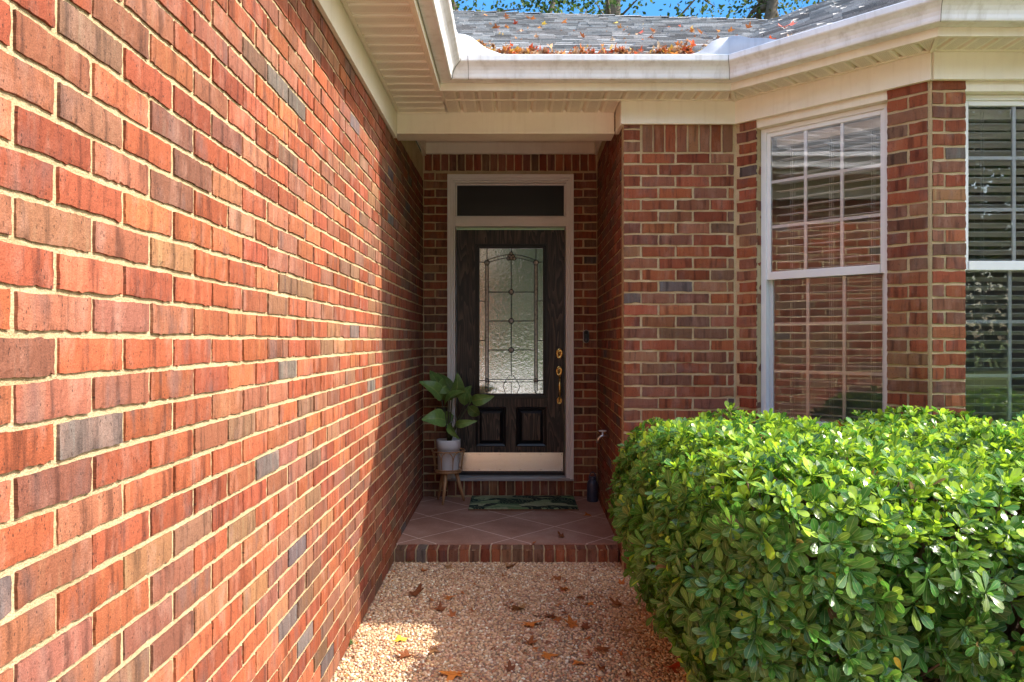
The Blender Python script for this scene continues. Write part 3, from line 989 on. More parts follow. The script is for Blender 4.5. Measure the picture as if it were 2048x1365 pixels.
# solid roof deck under the shingles, ridge cap on top
mb = MB()
def deck(pts, t=0.02):
    vs = [(p[0], p[1], p[2] - 0.006) for p in pts] + [(p[0], p[1], p[2] - 0.006 - t) for p in pts]
    n = len(pts)
    mb.add(vs, [tuple(range(n)), tuple(range(2 * n - 1, n - 1, -1))] + [(i, (i + 1) % n, n + (i + 1) % n, n + i) for i in range(n)])
zr = lambda x, y: EZ + .5 * (y - 4.0)
pl = [(-3.0, 4.01), (1.19, 4.01), (3.6, 8.0), (3.6, ridgeY(3.6)), (-3.0, ridgeY(-3.0))]
deck([(x, y, zr(x, y)) for x, y in [(-3.0, 4.01), (1.17, 4.01), (2.0, 5.9), (2.5, ridgeY(2.5)), (-3.0, ridgeY(-3.0))]])
deck([(-.37, -2, EZ), (-3.7, -2, EZ + 1.665), (-3.7, 9, EZ + 1.665), (-.37, 4.01, EZ)])
deck([(1.20, 4.0, EZ), (1.9, 3.3, EZ), (3.2, 4.55, 2.18), (4.0, 5.6, 3.08 - .3), (3.35, 6.1, 3.06), (2.35, 7.05, 3.05)])
deck([(1.92, 3.29, EZ), (4.4, 3.29, EZ), (4.4, 6.3, 3.05), (3.4, 6.1, 3.0)])
# back slopes behind the ridge
mb.add([(-3, ridgeY(-3), zr(0, ridgeY(-3))), (2.5, ridgeY(2.5), zr(0, ridgeY(2.5))), (2.5, 12, 1.5), (-3, 14, 1.5)], [(0, 1, 2, 3)])
o = mb.build('roof_deck', plain('dark_roof_deck', (0.06, 0.06, 0.06), 0.9), roof)
mb = MB()
xa = -1.2
while xa < 2.45:
    ya, yb = ridgeY(xa), ridgeY(xa + .26)
    za, zb = zr(0, ya) + 0.012, zr(0, yb) + 0.024
    g_ = rnd.uniform(.14, .32)
    mb.add([(xa, ya - .09, za - .045), (xa, ya, za), (xa, ya + .09, za - .04), (xa + .27, yb - .09, zb - .045), (xa + .27, yb, zb), (xa + .27, yb + .09, zb - .04)],
           [(0, 3, 4, 1), (1, 4, 5, 2), (0, 1, 2), (3, 5, 4)], 0, (g_, g_, g_))
    xa += 0.25
mb.build('ridge_cap', M['shingle'], roof, recalc=False)

# rooms behind the glass, so that the windows look into something
mb = MB()
plan = [(0.80, 4.36), (1.345, 4.36), (2.065, 3.64), (4.4, 3.64), (4.4, 7.6), (0.80, 7.6)]
mb.add([(x, y, -1.25) for x, y in plan] + [(x, y, 1.37) for x, y in plan], [(0, 1, 2, 3, 4, 5), (11, 10, 9, 8, 7, 6), (3, 9, 10, 4), (4, 10, 11, 5), (5, 11, 6, 0)])
part(mb, 'room', M['room'], recalc=False)

# ------------------------------------------------------------------ front door
fr = MB()
SB = 247.0
X0, X1, Z0, Z1 = -0.522, 0.498, -1.125, 1.342
def ring(mb, x0, x1, z0, z1, w, y0, y1, bottom=True, mi=0):
    mb.box(x0, x0 + w, y0, y1, z0, z1, mi)
    mb.box(x1 - w, x1, y0, y1, z0, z1, mi)
    mb.box(x0 + w, x1 - w, y0, y1, z1 - w, z1, mi)
    if bottom: mb.box(x0 + w, x1 - w, y0, y1, z0, z0 + w, mi)
ring(fr, X0 + .001, X1 - .001, Z0, Z1, 0.030, 5.900, 6.02, False)
ring(fr, X0 + .0315, X1 - .0315, Z0, Z1 - .0305, 0.016, 5.918, 6.03, False)
ring(fr, X0 + .048, X1 - .048, Z0, Z1 - .047, 0.014, 5.935, 6.20, False)
DX0, DX1, DZ0, DZ1 = -0.4575, 0.4335, -1.105, 0.918
DY = 6.06
fr.box(X0 + .0625, X1 - .0625, 5.945, 6.20, 0.930, 1.010)     # transom bar
fr.box(X0 + .0625, X1 - .0625, 5.937, 5.945, 0.945, 0.995)
frame_o = part(fr, 'door_frame', M['frame'], 0.003)
mb = MB()
mb.box(X0 + .064, X1 - .064, 6.0, 6.012, 1.012, Z1 - .063)
mb.build('transom_glass', M['transom'], frame_o)
mb = MB()
ring(mb, X0 + .0635, X1 - .0635, 1.0105, Z1 - .0625, 0.010, 5.985, 6.02)
mb.build('transom_bead', M['frame'], frame_o)
mb = MB()
mb.box(X0 + .0315, X1 - .0315, 5.905, 6.2, -1.126, -1.106)
mb.box(X0 + .004, X1 - .004, 5.890, 5.93, -1.124, -1.112)
o = mb.build('threshold', plain('grey_sill', (0.36, 0.34, 0.33), 0.4), frame_o)

sD = F / DY                                           # pixels per metre on the door face
px = lambda x: (x - 1025) / sD
pz = lambda y: (681 - y) / sD
door = MB()
GX0, GX1, GZ0, GZ1 = px(951), px(1096), pz(796), pz(487)       # outside of the glass moulding
gx0, gx1, gz0, gz1 = px(960), px(1087), pz(786), pz(496)
P1 = (px(953), px(1012), pz(891), pz(814)); P2 = (px(1034), px(1093), pz(891), pz(814))
Yb = DY + 0.045
door.box(DX0, gx0, DY, Yb, DZ0, DZ1)                  # hinge stile
door.box(gx1, DX1, DY, Yb, DZ0, DZ1)                  # lock stile
door.box(gx0, gx1, DY, Yb, gz1, DZ1)                  # top rail
door.box(gx0, gx1, DY, Yb, P1[3], gz0)                # lock rail
door.box(gx0, gx1, DY, Yb, DZ0, P1[2])                # bottom rail
door.box(P1[1], P2[0], DY, Yb, P1[2], P1[3])
door.box(gx0, P1[0] + .0, DY, Yb, P1[2], P1[3]) if P1[0] > gx0 else None
door.box(P1[0], P1[1], DY + .02, Yb, P1[2], P1[3]); door.box(P2[0], P2[1], DY + .02, Yb, P2[2], P2[3])
door_o = part(door, 'front_door', M['wood_dark'], label='black stained wood door with leaded glass')
for P in (P1, P2):
    mb = MB()
    mb.box(P[0], P[1], DY - .002, DY + .02, P[2], P[3])
    # moulded border then a raised centre field
    mb = MB()
    def pyr(x0, x1, z0, z1, ya, inset, yb):
        vs = [(x0, ya, z0), (x1, ya, z0), (x1, ya, z1), (x0, ya, z1), (x0 + inset, yb, z0 + inset), (x1 - inset, yb, z0 + inset), (x1 - inset, yb, z1 - inset), (x0 + inset, yb, z1 - inset)]
        return vs, [(0, 1, 5, 4), (1, 2, 6, 5), (2, 3, 7, 6), (3, 0, 4, 7)]
    v_, f_ = pyr(P[0] - .004, P[1] + .004, P[2] - .004, P[3] + .004, DY - .001, .006, DY - .010); mb.add(v_, f_)
    v_, f_ = pyr(P[0] + .002, P[1] - .002, P[2] + .002, P[3] - .002, DY - .010, .016, DY - .004); mb.add(v_, f_)
    v_, f_ = pyr(P[0] + .018, P[1] - .018, P[2] + .018, P[3] - .018, DY - .004, .004, DY + .014); mb.add(v_, f_)
    v_, f_ = pyr(P[0] + .022, P[1] - .022, P[2] + .022, P[3] - .022, DY + .014, .028, DY - .002); mb.add(v_, f_)
    x0, x1, z0, z1 = P[0] + .050, P[1] - .050, P[2] + .050, P[3] - .050
    mb.build('panel_moulding', M['black'], door_o)
    mb = MB()
    mb.box(x0 - .002, x1 + .002, DY - .0035, DY + .012, z0 - .002, z1 + .002)
    mb.build('panel', M['wood_dark'], door_o)
mb = MB()
for k, (a, y0, w) in enumerate(((0, DY - .012, .014), (.0145, DY - .018, .010), (.025, DY - .010, .012))):
    ring(mb, GX0 + a, GX1 - a, GZ0 + a, GZ1 - a, w, y0, DY + 0.02)
mb.build('glass_moulding', M['black'], door_o, 0.002)
mb = MB(); mb.box(gx0 - .002, gx1 + .002, DY + .006, DY + .014, gz0 - .002, gz1 + .002)
mb.build('glass', M['door_glass'], door_o)
# leaded pattern
mb = MB(); gl = MB()
yc = DY + .0035
def came(pts, r=0.0022): mb.tube([(px(a), yc, pz(b)) for a, b in pts], r * 1.6, 5)
xl, xr, xm = 975, 1073, 1023.5
for x in (xl - 3, xl + 3, xr - 3, xr + 3): came([(x, 528), (x, 782)], .0018)
came([(xl, 496), (xl, 518)]); came([(xr, 496), (xr, 518)]); came([(xl, 760), (xl, 786)]); came([(xr, 760), (xr, 786)])
came([(xm, 496), (xm, 503)]); came([(xm, 521), (xm, 752)])
for y in (583, 641, 699): came([(xl + 3, y), (xr - 3, y)])
came([(960, 523), (xl - 3, 523)]); came([(xr + 3, 523), (1087, 523)])
for y in (601, 680): came([(960, y), (xl - 3, y)]); came([(xr + 3, y), (1087, y)])
arc = lambda dy: [(xl + (xr - xl) * t, 523 + dy - 11 * math.sin(math.pi * t)) for t in [i / 14 for i in range(15)]]
came(arc(2), .0018); came(arc(-4), .0018)
for y in (758, 763): came([(xl, y), (xr, y)], .0018)
came([(960, 760), (xl, 760)]); came([(xr, 760), (1087, 760)])
came([(1012, 786), (1007, 772), (1012, 760), (1021, 748)], .0018); came([(1035, 786), (1041, 772), (1035, 760), (1026, 748)], .0018)
came([(xm, 763), (xm, 786)], .0018)
def rosette(x, y, r=4.5):
    pts = [(x + r * math.cos(a), y + r * math.sin(a)) for a in [i * math.pi / 6 for i in range(13)]]
    came(pts, .0022)
    gl.lathe((px(x), yc, pz(y)), [(r * .8 / sD, -.002), (r * .8 / sD, .002), (r * .4 / sD, .006), (0.0003, .007)], 12, axis='y')
for y in (583, 641, 699): rosette(xm, y, 5)
for x in (xl, xr): rosette(x, 524, 5); rosette(x, 760, 4)
for dx, dy in ((-6, 0), (0, 0), (6, 0), (-3.5, -5), (3.5, -5), (0, -10), (0, -3)): rosette(xm + dx, 516 + dy, 3.2)
mb.build('lead_came', M['came'], door_o)
for x in (xl, xr):
    gl.box(px(x - 2.6), px(x + 2.6), yc - .001, yc + .004, pz(755), pz(530))
gl.build('glass_bevel', M['bevel_glass'], door_o)
# kick plate
mb = MB(); mb.box(px(918), px(1127), DY - .003, DY, pz(941), pz(904))
kp = mb.build('kick_plate', M['kick'], door_o)
mb = MB()
for x in (960, 1001, 1042, 1083, 1124, 921):
    for y in (907.5, 938):
        mb = MB(); mb.lathe((px(x), DY - .003, pz(y)), [(.0036, 0), (.0034, .0015), (.0005, .002)], 8, axis='y')
        mb.build('screw', M['screw'], kp)
mb = MB(); mb.box(DX0 + .005, DX1 - .005, DY - .012, DY - .001, DZ0 + .002, DZ0 + .022)
mb.build('door_sweep', M['black'], door_o)
# locks and handle
def oval(mb, x, y, rx, ry, t=0.012):
    mb.lathe((px(x), DY, pz(y)), [(rx, 0), (rx, t * .4), (rx * .86, t * .8), (rx * .62, t), (rx * .58, t * .8), (rx * .35, t * .9), (rx * .30, t * 1.7), (.0005, t * 1.9)], 24, axis='y', sy=ry / rx)
mb = MB(); oval(mb, 1119.5, 706, .029, .046); mb.build('deadbolt', M['brass'], door_o)
hd = MB(); oval(hd, 1119, 741, .028, .044)
hx = px(1119.5)
hd.tube([(hx, DY - .01, pz(752)), (hx, DY - .035, pz(757)), (hx, DY - .050, pz(768)), (hx, DY - .050, pz(780)), (hx, DY - .035, pz(792)), (hx, DY - .012, pz(799))],
        [.006, .008, .012, .011, .007, .006], 12)
hd.tube([(hx, DY - .012, pz(751)), (hx, DY - .05, pz(751.5)), (hx, DY - .062, pz(749))], [.006, .008, .010], 10)
oval(hd, 1119.5, 800, .023, .034)
hd.build('door_handle', M['brass'], door_o)

# ------------------------------------------------------------------ windows
def window(tf, s0, s1, z0, z1, cols, rail=0.37, d=0.055, blind_label=None, label=None):
    """double-hung window in wall coordinates"""
    def bx(mb, a, b_, c, e, f, g_): mb.box(a, b_, c, e, f, g_, 0, tf)
    fm = MB()
    w = 0.030
    bx(fm, s0, s0 + w, d, d + .075, z0, z1); bx(fm, s1 - w, s1, d, d + .075, z0, z1)
    bx(fm, s0 + w, s1 - w, d, d + .075, z1 - w * .8, z1); bx(fm, s0 + w, s1 - w, d, d + .09, z0, z0 + w)
    wo = part(fm, 'window', M['white'], 0.002, label=label)
    def sash(name, a, b_, lo, hi, dd, bottom):
        sm = MB(); e = 0.024
        bx(sm, a, a + e, dd, dd + .028, lo, hi); bx(sm, b_ - e, b_, dd, dd + .028, lo, hi)
        bx(sm, a + e, b_ - e, dd, dd + .028, hi - e, hi); bx(sm, a + e, b_ - e, dd - (.004 if not bottom else 0), dd + .028, lo, lo + bottom_w)
        so = sm.build(name, M['white'], wo, 0.002)
        mu = MB(); m = 0.0085
        lo2, hi2 = lo + bottom_w, hi - e
        for i in range(1, cols):
            s = a + e + (b_ - a - 2 * e) * i / cols
            bx(mu, s - m, s + m, dd + .010, dd + .022, lo2, hi2)
        for j in range(1, 3):
            z = lo2 + (hi2 - lo2) * j / 3
            bx(mu, a + e, b_ - e, dd + .0112, dd + .0208, z - m, z + m)
        mu.build('muntin', M['white'], wo)
        pn = MB(); bx(pn, a + e - .003, b_ - e + .003, dd + .0135, dd + .0145, lo2 - .003, hi2 + .003)
        pn = MB()
        pn.add([tf(a + e - .003, dd + .009, lo2 - .003), tf(b_ - e + .003, dd + .009, lo2 - .003), tf(b_ - e + .003, dd + .009, hi2 + .003), tf(a + e - .003, dd + .009, hi2 + .003)], [(0, 1, 2, 3)])
        pn.build('pane', M['glass'], wo, recalc=False)
    bottom_w = 0.045
    sash('sash', s0 + w - .002, s1 - w + .002, rail - .022, z1 - w * .8, d + .012, False)
    bottom_w = 0.030
    sash('sash', s0 + w - .002, s1 - w + .002, z0 + w, rail + .018, d + .042, True)
    sc_ = MB()
    sc_.add([tf(s0 + w, d + .034, z0 + w), tf(s1 - w, d + .034, z0 + w), tf(s1 - w, d + .034, rail - .022), tf(s0 + w, d + .034, rail - .022)], [(0, 1, 2, 3)])
    sc_.build('insect_screen', M['screen'], wo, recalc=False)
    # blind hanging inside
    base = Vector(tf((s0 + s1) / 2, d + .13, z0 + .05))
    bo = thing('window_blind', base, blind_label, 'window blind', 'white slatted blinds hanging inside the windows')
    def add(mb, name):
        o = mb.build(name, M['blind'], None); keep_world(o, bo); return o
    a, b_ = s0 + w + .012, s1 - w - .012
    mb = MB(); bx(mb, a, b_, d + .11, d + .155, z1 - .085, z1 - .035); add(mb, 'headrail')
    mb = MB()
    z = z1 - .115
    while z > z0 + .09:
        cs = [(d + .108 + .050 * i / 4, z + tilt * (i / 4 - .5) + .0035 * math.sin(math.pi * i / 4)) for i in range(5)]
        wv = rnd.uniform(-.0012, .0012)
        vs = []
        for s in (a, b_):
            vs += [tf(s, dd, zz + wv) for dd, zz in cs] + [tf(s, dd, zz + wv - .0028) for dd, zz in cs]
        fs = []
        for i in range(4):
            fs += [(i, i + 1, 10 + i + 1, 10 + i), (5 + i, 15 + i, 15 + i + 1, 5 + i + 1)]
        fs += [(0, 10, 15, 5), (4, 9, 19, 14)]
        mb.add(vs, fs)
        z -= 0.0455
    add(mb, 'slats')
    mb = MB(); bx(mb, a, b_, d + .112, d + .155, z0 + .050, z0 + .068); add(mb, 'bottom_rail')
    mb = MB()
    for t in (0.14, 0.5, 0.86):
        s = a + (b_ - a) * t
        for dd in (.107, .160):
            mb.tube([tf(s, d + dd, z0 + .06), tf(s, d + dd, z1 - .05)], .0009, 5)
        mb.tube([tf(s + .012, d + .104, z0 + .06), tf(s + .012, d + .104, z1 - .05)], .0009, 5)
    add(mb, 'cord')
tilt = 0.001
window(f_bay, W0 + .002, W1 - .002, -0.50, 1.208, 3, label='white double hung window in the angled bay face',
       blind_label='open white slatted blind behind the angled bay window beside the porch')
tilt = -0.017
window(f_bayf, BFW0 + .002, BFW1, -0.50, 1.203, 4, label='white double hung window cut off by the right edge',
       blind_label='green tinged white blind behind the front bay window at the right edge')

# ------------------------------------------------------------------ doorbell
db = thing('doorbell', (px(1173) if False else 0.598, 5.935, -0.01), 'small black video doorbell on the brick right of the door', 'doorbell')
mb = MB()
cx, cz = (1173 - 1025) / 247.6, (681 - 672) / 247.6
pts = []
def stadium(cx, cz, r, h, y0, y1):
    n = 10; out = []
    for i in range(n + 1):
        a = math.pi * i / n; out.append((cx + r * math.cos(a), cz + h + r * math.sin(a)))
    for i in range(n + 1):
        a = math.pi + math.pi * i / n; out.append((cx + r * math.cos(a), cz - h + r * math.sin(a)))
    m = len(out)
    vs = [(x, y0, z) for x, z in out] + [(x, y1, z) for x, z in out]
    return vs, [tuple(range(m)), tuple(range(2 * m - 1, m - 1, -1))] + [(i, i + m, (i + 1) % m + m, (i + 1) % m) for i in range(m)]
v_, f_ = stadium(cx, cz, .0235, .031, 5.914, 5.942); mb.add(v_, f_)
keep_world(mb.build('backplate', plain('silver_rim', (.42, .40, .38), .35), None, .002), db)
mb = MB(); v_, f_ = stadium(cx, cz, .0195, .031, 5.905, 5.9139); mb.add(v_, f_)
keep_world(mb.build('face', M['black'], None, .002), db)
mb = MB(); mb.lathe((cx, 5.905, cz + .028), [(.009, 0), (.009, .002), (.0004, .005)], 16, axis='y')
keep_world(mb.build('lens', plain('lens_glass', (.02, .022, .03), .08, spec=1.0), None), db)
mb = MB(); mb.lathe((cx, 5.905, cz - .026), [(.0105, 0), (.0105, .003), (.008, .004), (.0004, .004)], 20, axis='y')
keep_world(mb.build('button', plain('button_grey', (.10, .10, .11), .3), None), db)

# ------------------------------------------------------------------ hose tap on the return wall
fz, fy = -0.655, 5.05
fx = 0.689 + (FX - 0.689) * (BY - fy) / (BY - FY)
tp = thing('hose_tap', (fx, fy, fz), 'small metal hose tap on the side wall just above the hedge', 'tap')
mb = MB(); mb.tube([(fx, fy, fz), (fx - .055, fy, fz), (fx - .075, fy, fz - .02), (fx - .078, fy, fz - .045)], [.011, .012, .012, .013], 10)
mb.lathe((fx - .045, fy, fz), [(.009, 0), (.009, .03), (.0005, .032)], 10)
keep_world(mb.build('spout', M['chrome'], None), tp)
mb = MB()
for i in range(6):
    a = i * math.pi / 3
    mb.tube([(fx - .045, fy, fz + .036), (fx - .045 + .022 * math.cos(a), fy + .022 * math.sin(a), fz + .036)], .004, 6)
mb.tube([(fx - .045 + .024 * math.cos(i * math.pi / 8), fy + .024 * math.sin(i * math.pi / 8), fz + .036) for i in range(17)], .004, 6)
keep_world(mb.build('wheel_handle', M['white'], None), tp)

# ------------------------------------------------------------------ doormat
mb = MB()
mx0, mx1, my0, my1 = -0.325, 0.495, 5.44, 5.885
mt = thing('doormat', ((mx0 + mx1) / 2, (my0 + my1) / 2, PZ), 'dark green leaf patterned doormat in front of the door', 'doormat')
nx_, ny_ = 40, 20
vs, fs = [], []
for j in range(ny_ + 1):
    for i in range(nx_ + 1):
        e = 0.002 * math.sin(i * .9 + j) if i in (0, nx_) or j in (0, ny_) else 0
        vs.append((mx0 + .004 + (mx1 - mx0 - .008) * i / nx_ + e, my0 + .004 + (my1 - my0 - .008) * j / ny_ + e, PZ + .020 + rnd.uniform(-.0012, .0012)))
for j in range(ny_):
    for i in range(nx_):
        a = j * (nx_ + 1) + i
        fs.append((a, a + 1, a + nx_ + 2, a + nx_ + 1))
mb.add(vs, fs)
mb.box(mx0 + .004, mx1 - .004, my0 + .004, my1 - .004, PZ + .011, PZ + .0185)
keep_world(mb.build('pile', M['mat'], None), mt)
mb = MB(); mb.box(mx0, mx1, my0, my1, PZ + .0005, PZ + .0108)
keep_world(mb.build('backing', M['rubber'], None), mt)

# ------------------------------------------------------------------ navy canister by the wall
cx, cy = 0.632, 5.765
ca = thing('canister', (cx, cy, PZ), 'dark navy canister with loop handle in the right porch corner', 'canister')
mb = MB(); mb.lathe((cx, cy, PZ), [(.0005, .001), (.042, .001), (.044, .004), (.044, .135), (.042, .145), (.034, .160), (.030, .168), (.0005, .170)], 32)
keep_world(mb.build('body', M['navy'], None), ca)
mb = MB(); mb.lathe((cx, cy, PZ), [(.024, .168), (.025, .172), (.024, .190), (.018, .194), (.0005, .195)], 24)
keep_world(mb.build('cap', M['navy'], None), ca)
mb = MB(); mb.tube([(cx - .026 * math.cos(a), cy, PZ + .178 + .050 * math.sin(a)) for a in [math.pi * i / 12 for i in range(13)]], .0045, 8)
keep_world(mb.build('loop_handle', M['navy'], None), ca)

# ------------------------------------------------------------------ plant stand, pot and plant
sx, sy = -0.497, 5.74
PB = -1.005                                           # shelf height the pot stands on
st = thing('plant_stand', (sx, sy, PZ), 'tan wooden plant stand with arched rattan basket and three splayed legs', 'plant stand')
mb = MB(); mb.lathe((sx, sy, PB), [(.0005, -.020), (.098, -.020), (.104, -.014), (.104, -.004), (.098, -.001), (.0005, -.001)], 36)
keep_world(mb.build('tray', M['wood_light'], None), st)
for a in (-105, 15, 135):
    r = math.radians(a)
    mb = MB()
    top = Vector((sx + .06 * math.cos(r), sy + .06 * math.sin(r), PB - .018)); bot = Vector((sx + .125 * math.cos(r), sy + .125 * math.sin(r), PZ + .001))
    mb.tube([top, top.lerp(bot, .5), bot], [.017, .014, .008], 12)
    keep_world(mb.build('leg', M['wood_light'], None), st)
mb = MB()
ringp = lambda r, z: [(sx + r * math.cos(i * math.pi / 16), sy + r * math.sin(i * math.pi / 16), z) for i in range(33)]
mb.tube(ringp(.128, PB + .150), .006, 8); mb.tube(ringp(.108, PB + .006), .005, 8)
keep_world(mb.build('rim', M['wood_light'], None), st)
mb = MB()
for k in range(8):
    a0 = k * math.pi / 4 - math.pi / 2 - math.pi / 8
    pts = []
    for i in range(17):
        t = i / 16
        a = a0 + math.pi / 4 * (.5 - .5 * math.cos(math.pi * t)) * 1.0
        h = .145 * math.sin(math.pi * t) ** .42 if 0 < t < 1 else 0
        rr = .108 + .018 * h / .145
        pts.append((sx + rr * math.cos(a), sy + rr * math.sin(a), PB + .004 + h))
    mb.tube(pts, .0036, 6)
keep_world(mb.build('arches', M['wood_light'], None), st)

pp = thing('potted_plant', (sx, sy, PB), 'broad leaved green plant in a white pot on the stand beside the door', 'potted plant')
mb = MB(); mb.lathe((sx, sy, PB), [(.0005, .001), (.078, .001), (.083, .006), (.086, .165), (.093, .168), (.095, .232), (.093, .236), (.086, .236), (.085, .205), (.0005, .205)], 40)
keep_world(mb.build('pot', M['ceramic'], None), pp)
mb = MB(); mb.lathe((sx, sy, PB), [(.084, .207), (.05, .214), (.0005, .217)], 24)
keep_world(mb.build('soil', M['soil'], None), pp)
def P2W(x, y, Y):                                     # photo pixel at a given depth -> world point
    s = F / Y
    return Vector(((x - 1025) / s, Y, (681 - y) / s))
stems = MB()
base = Vector((sx, sy, PB + .21))
leafs = [  # base px, tip px, depth of base and tip, width m, twist
    ((884, 798), (846, 762), 5.66, 5.56, .105, .6), ((892, 840), (850, 836), 5.60, 5.48, .115, .2), ((896, 770), (872, 782), 5.72, 5.62, .10, -.2),
    ((890, 812), (927, 779), 5.66, 5.58, .075, -.9), ((905, 800), (878, 745), 5.82, 5.86, .10, .3), ((906, 795), (918, 750), 5.74, 5.66, .10, .7),
    ((932, 818), (935, 775), 5.62, 5.55, .045, 1.4), ((944, 800), (985, 793), 5.66, 5.60, .075, .3), ((912, 848), (950, 842), 5.60, 5.52, .050, .2),
    ((930, 810), (940, 770), 5.85, 5.88, .09, -.4), ((900, 845), (915, 875), 5.70, 5.62, .05, .5), ((900, 800), (862, 742), 5.85, 5.86, .10, 0.0),
    ((908, 830), (880, 835), 5.84, 5.86, .08, -.3), ((938, 812), (960, 830), 5.78, 5.80, .07, .2)]
pl_obs = []
for k, (bp, tp_, Y0, Y1, wd, tw) in enumerate(leafs):
    b0, t0 = P2W(*bp, Y0), P2W(*tp_, Y1)
    mid = base.lerp(b0, .55) + Vector((0, 0, .02))
    stems.tube([base + Vector((rnd.uniform(-.01, .01), rnd.uniform(-.01, .01), -.03)), base.lerp(mid, .5), mid, b0], [.006, .005, .004, .003], 8)
    ax = t0 - b0; L = ax.length * 1.05; ax.normalize()
    side = ax.cross(Vector((0, -1, 0.25))).normalized()
    side = (Matrix.Rotation(tw, 3, ax) @ side)
    nr = side.cross(ax).normalized()
    n_, m_ = 12, 6
    vs, fs, uv = [], [], []
    for i in range(n_ + 1):
        t = i / n_
        hw = wd * .62 * (math.sin(math.pi * t ** .72) ** .8 if 0 < t < 1 else 0.01)
        c_ = b0 + ax * (L * t) + nr * (.035 * math.sin(math.pi * t) - .03 * t * t)
        for j in range(m_ + 1):
            u = j / m_ * 2 - 1
            p = c_ + side * (hw * u) + nr * (abs(u) ** 1.3 * hw * .30 + .003 * math.sin(t * 25) * abs(u))
            vs.append(tuple(p)); uv.append((u * .5 + .5, t))
    for i in range(n_):
        for j in range(m_):
            a = i * (m_ + 1) + j
            fs.append((a, a + 1, a + m_ + 2, a + m_ + 1))
    mb = MB()
    g_ = rnd.uniform(.7, 1.25)
    mb.add(vs, fs, 0, (.20 * g_, .34 * g_, .08 * g_), True, uv)
    keep_world(mb.build('leaf', M['plant_leaf'], None, recalc=False), pp)
keep_world(stems.build('stem', M['stem'], None), pp)

# ------------------------------------------------------------------ hedge
def mesh_from_np(name, V, Fq, mat, col=None, uv=None, smooth=True):
    me = bpy.data.meshes.new(name)
    n = Fq.shape[1]
    me.vertices.add(len(V)); me.vertices.foreach_set('co', V.astype(np.float32).ravel())
    me.loops.add(Fq.size); me.polygons.add(len(Fq))
    me.loops.foreach_set('vertex_index', Fq.ravel().astype(np.int32))
    me.polygons.foreach_set('loop_start', np.arange(0, Fq.size, n, dtype=np.int32)); me.polygons.foreach_set('loop_total', np.full(len(Fq), n, np.int32))
    if smooth: me.polygons.foreach_set('use_smooth', np.ones(len(Fq), bool))
    if col is not None:
        at = me.color_attributes.new('bcol', 'FLOAT_COLOR', 'POINT')
        c4 = np.ones((len(V), 4)); c4[:, :3] = col
        at.data.foreach_set('color', c4.ravel())
    if uv is not None:
        ul = me.uv_layers.new(name='UVMap')
        ul.data.foreach_set('uv', uv[Fq.ravel()].ravel())
    me.materials.append(mat)
    me.update(); me.validate()
    o = bpy.data.objects.new(name, me); scene.collection.objects.link(o)
    return o

def unit(v): return v / (np.linalg.norm(v, axis=-1, keepdims=True) + 1e-9)

HC = np.array([1.98, 2.78, -0.885]); HH = np.array([1.46, 0.85, 0.475]); HR = 0.22
def sdf(P):
    q = P - HC
    # ragged, swelling outline; narrower at the bottom
    k = np.clip((-0.82 - P[:, 2]) / 0.45, 0, 1)
    hh = HH[None, :] - np.stack([0.24 * k, 0.10 * k, 0 * k], 1) - HR
    # round the front left corner strongly in plan
    d = np.abs(q) - hh
    d3_ = np.linalg.norm(np.maximum(d, 0), axis=1) + np.minimum(d.max(1), 0) - HR
    corner = (-(P[:, 0] - 0.95) * 0.62 - (P[:, 1] - 2.40) * 0.78) - 0.47
    und = 0.025 * np.sin(P[:, 0] * 9 + 1.3) * np.sin(P[:, 1] * 8 + .4) + 0.02 * np.sin(P[:, 0] * 17 + P[:, 1] * 13) + 0.02 * np.sin(P[:, 2] * 14 + P[:, 0] * 6)
    return np.maximum(d3_, corner) + und
def grad(P, e=0.01):
    g0 = np.stack([sdf(P + np.eye(3)[i] * e) - sdf(P - np.eye(3)[i] * e) for i in range(3)], 1)
    return unit(g0)

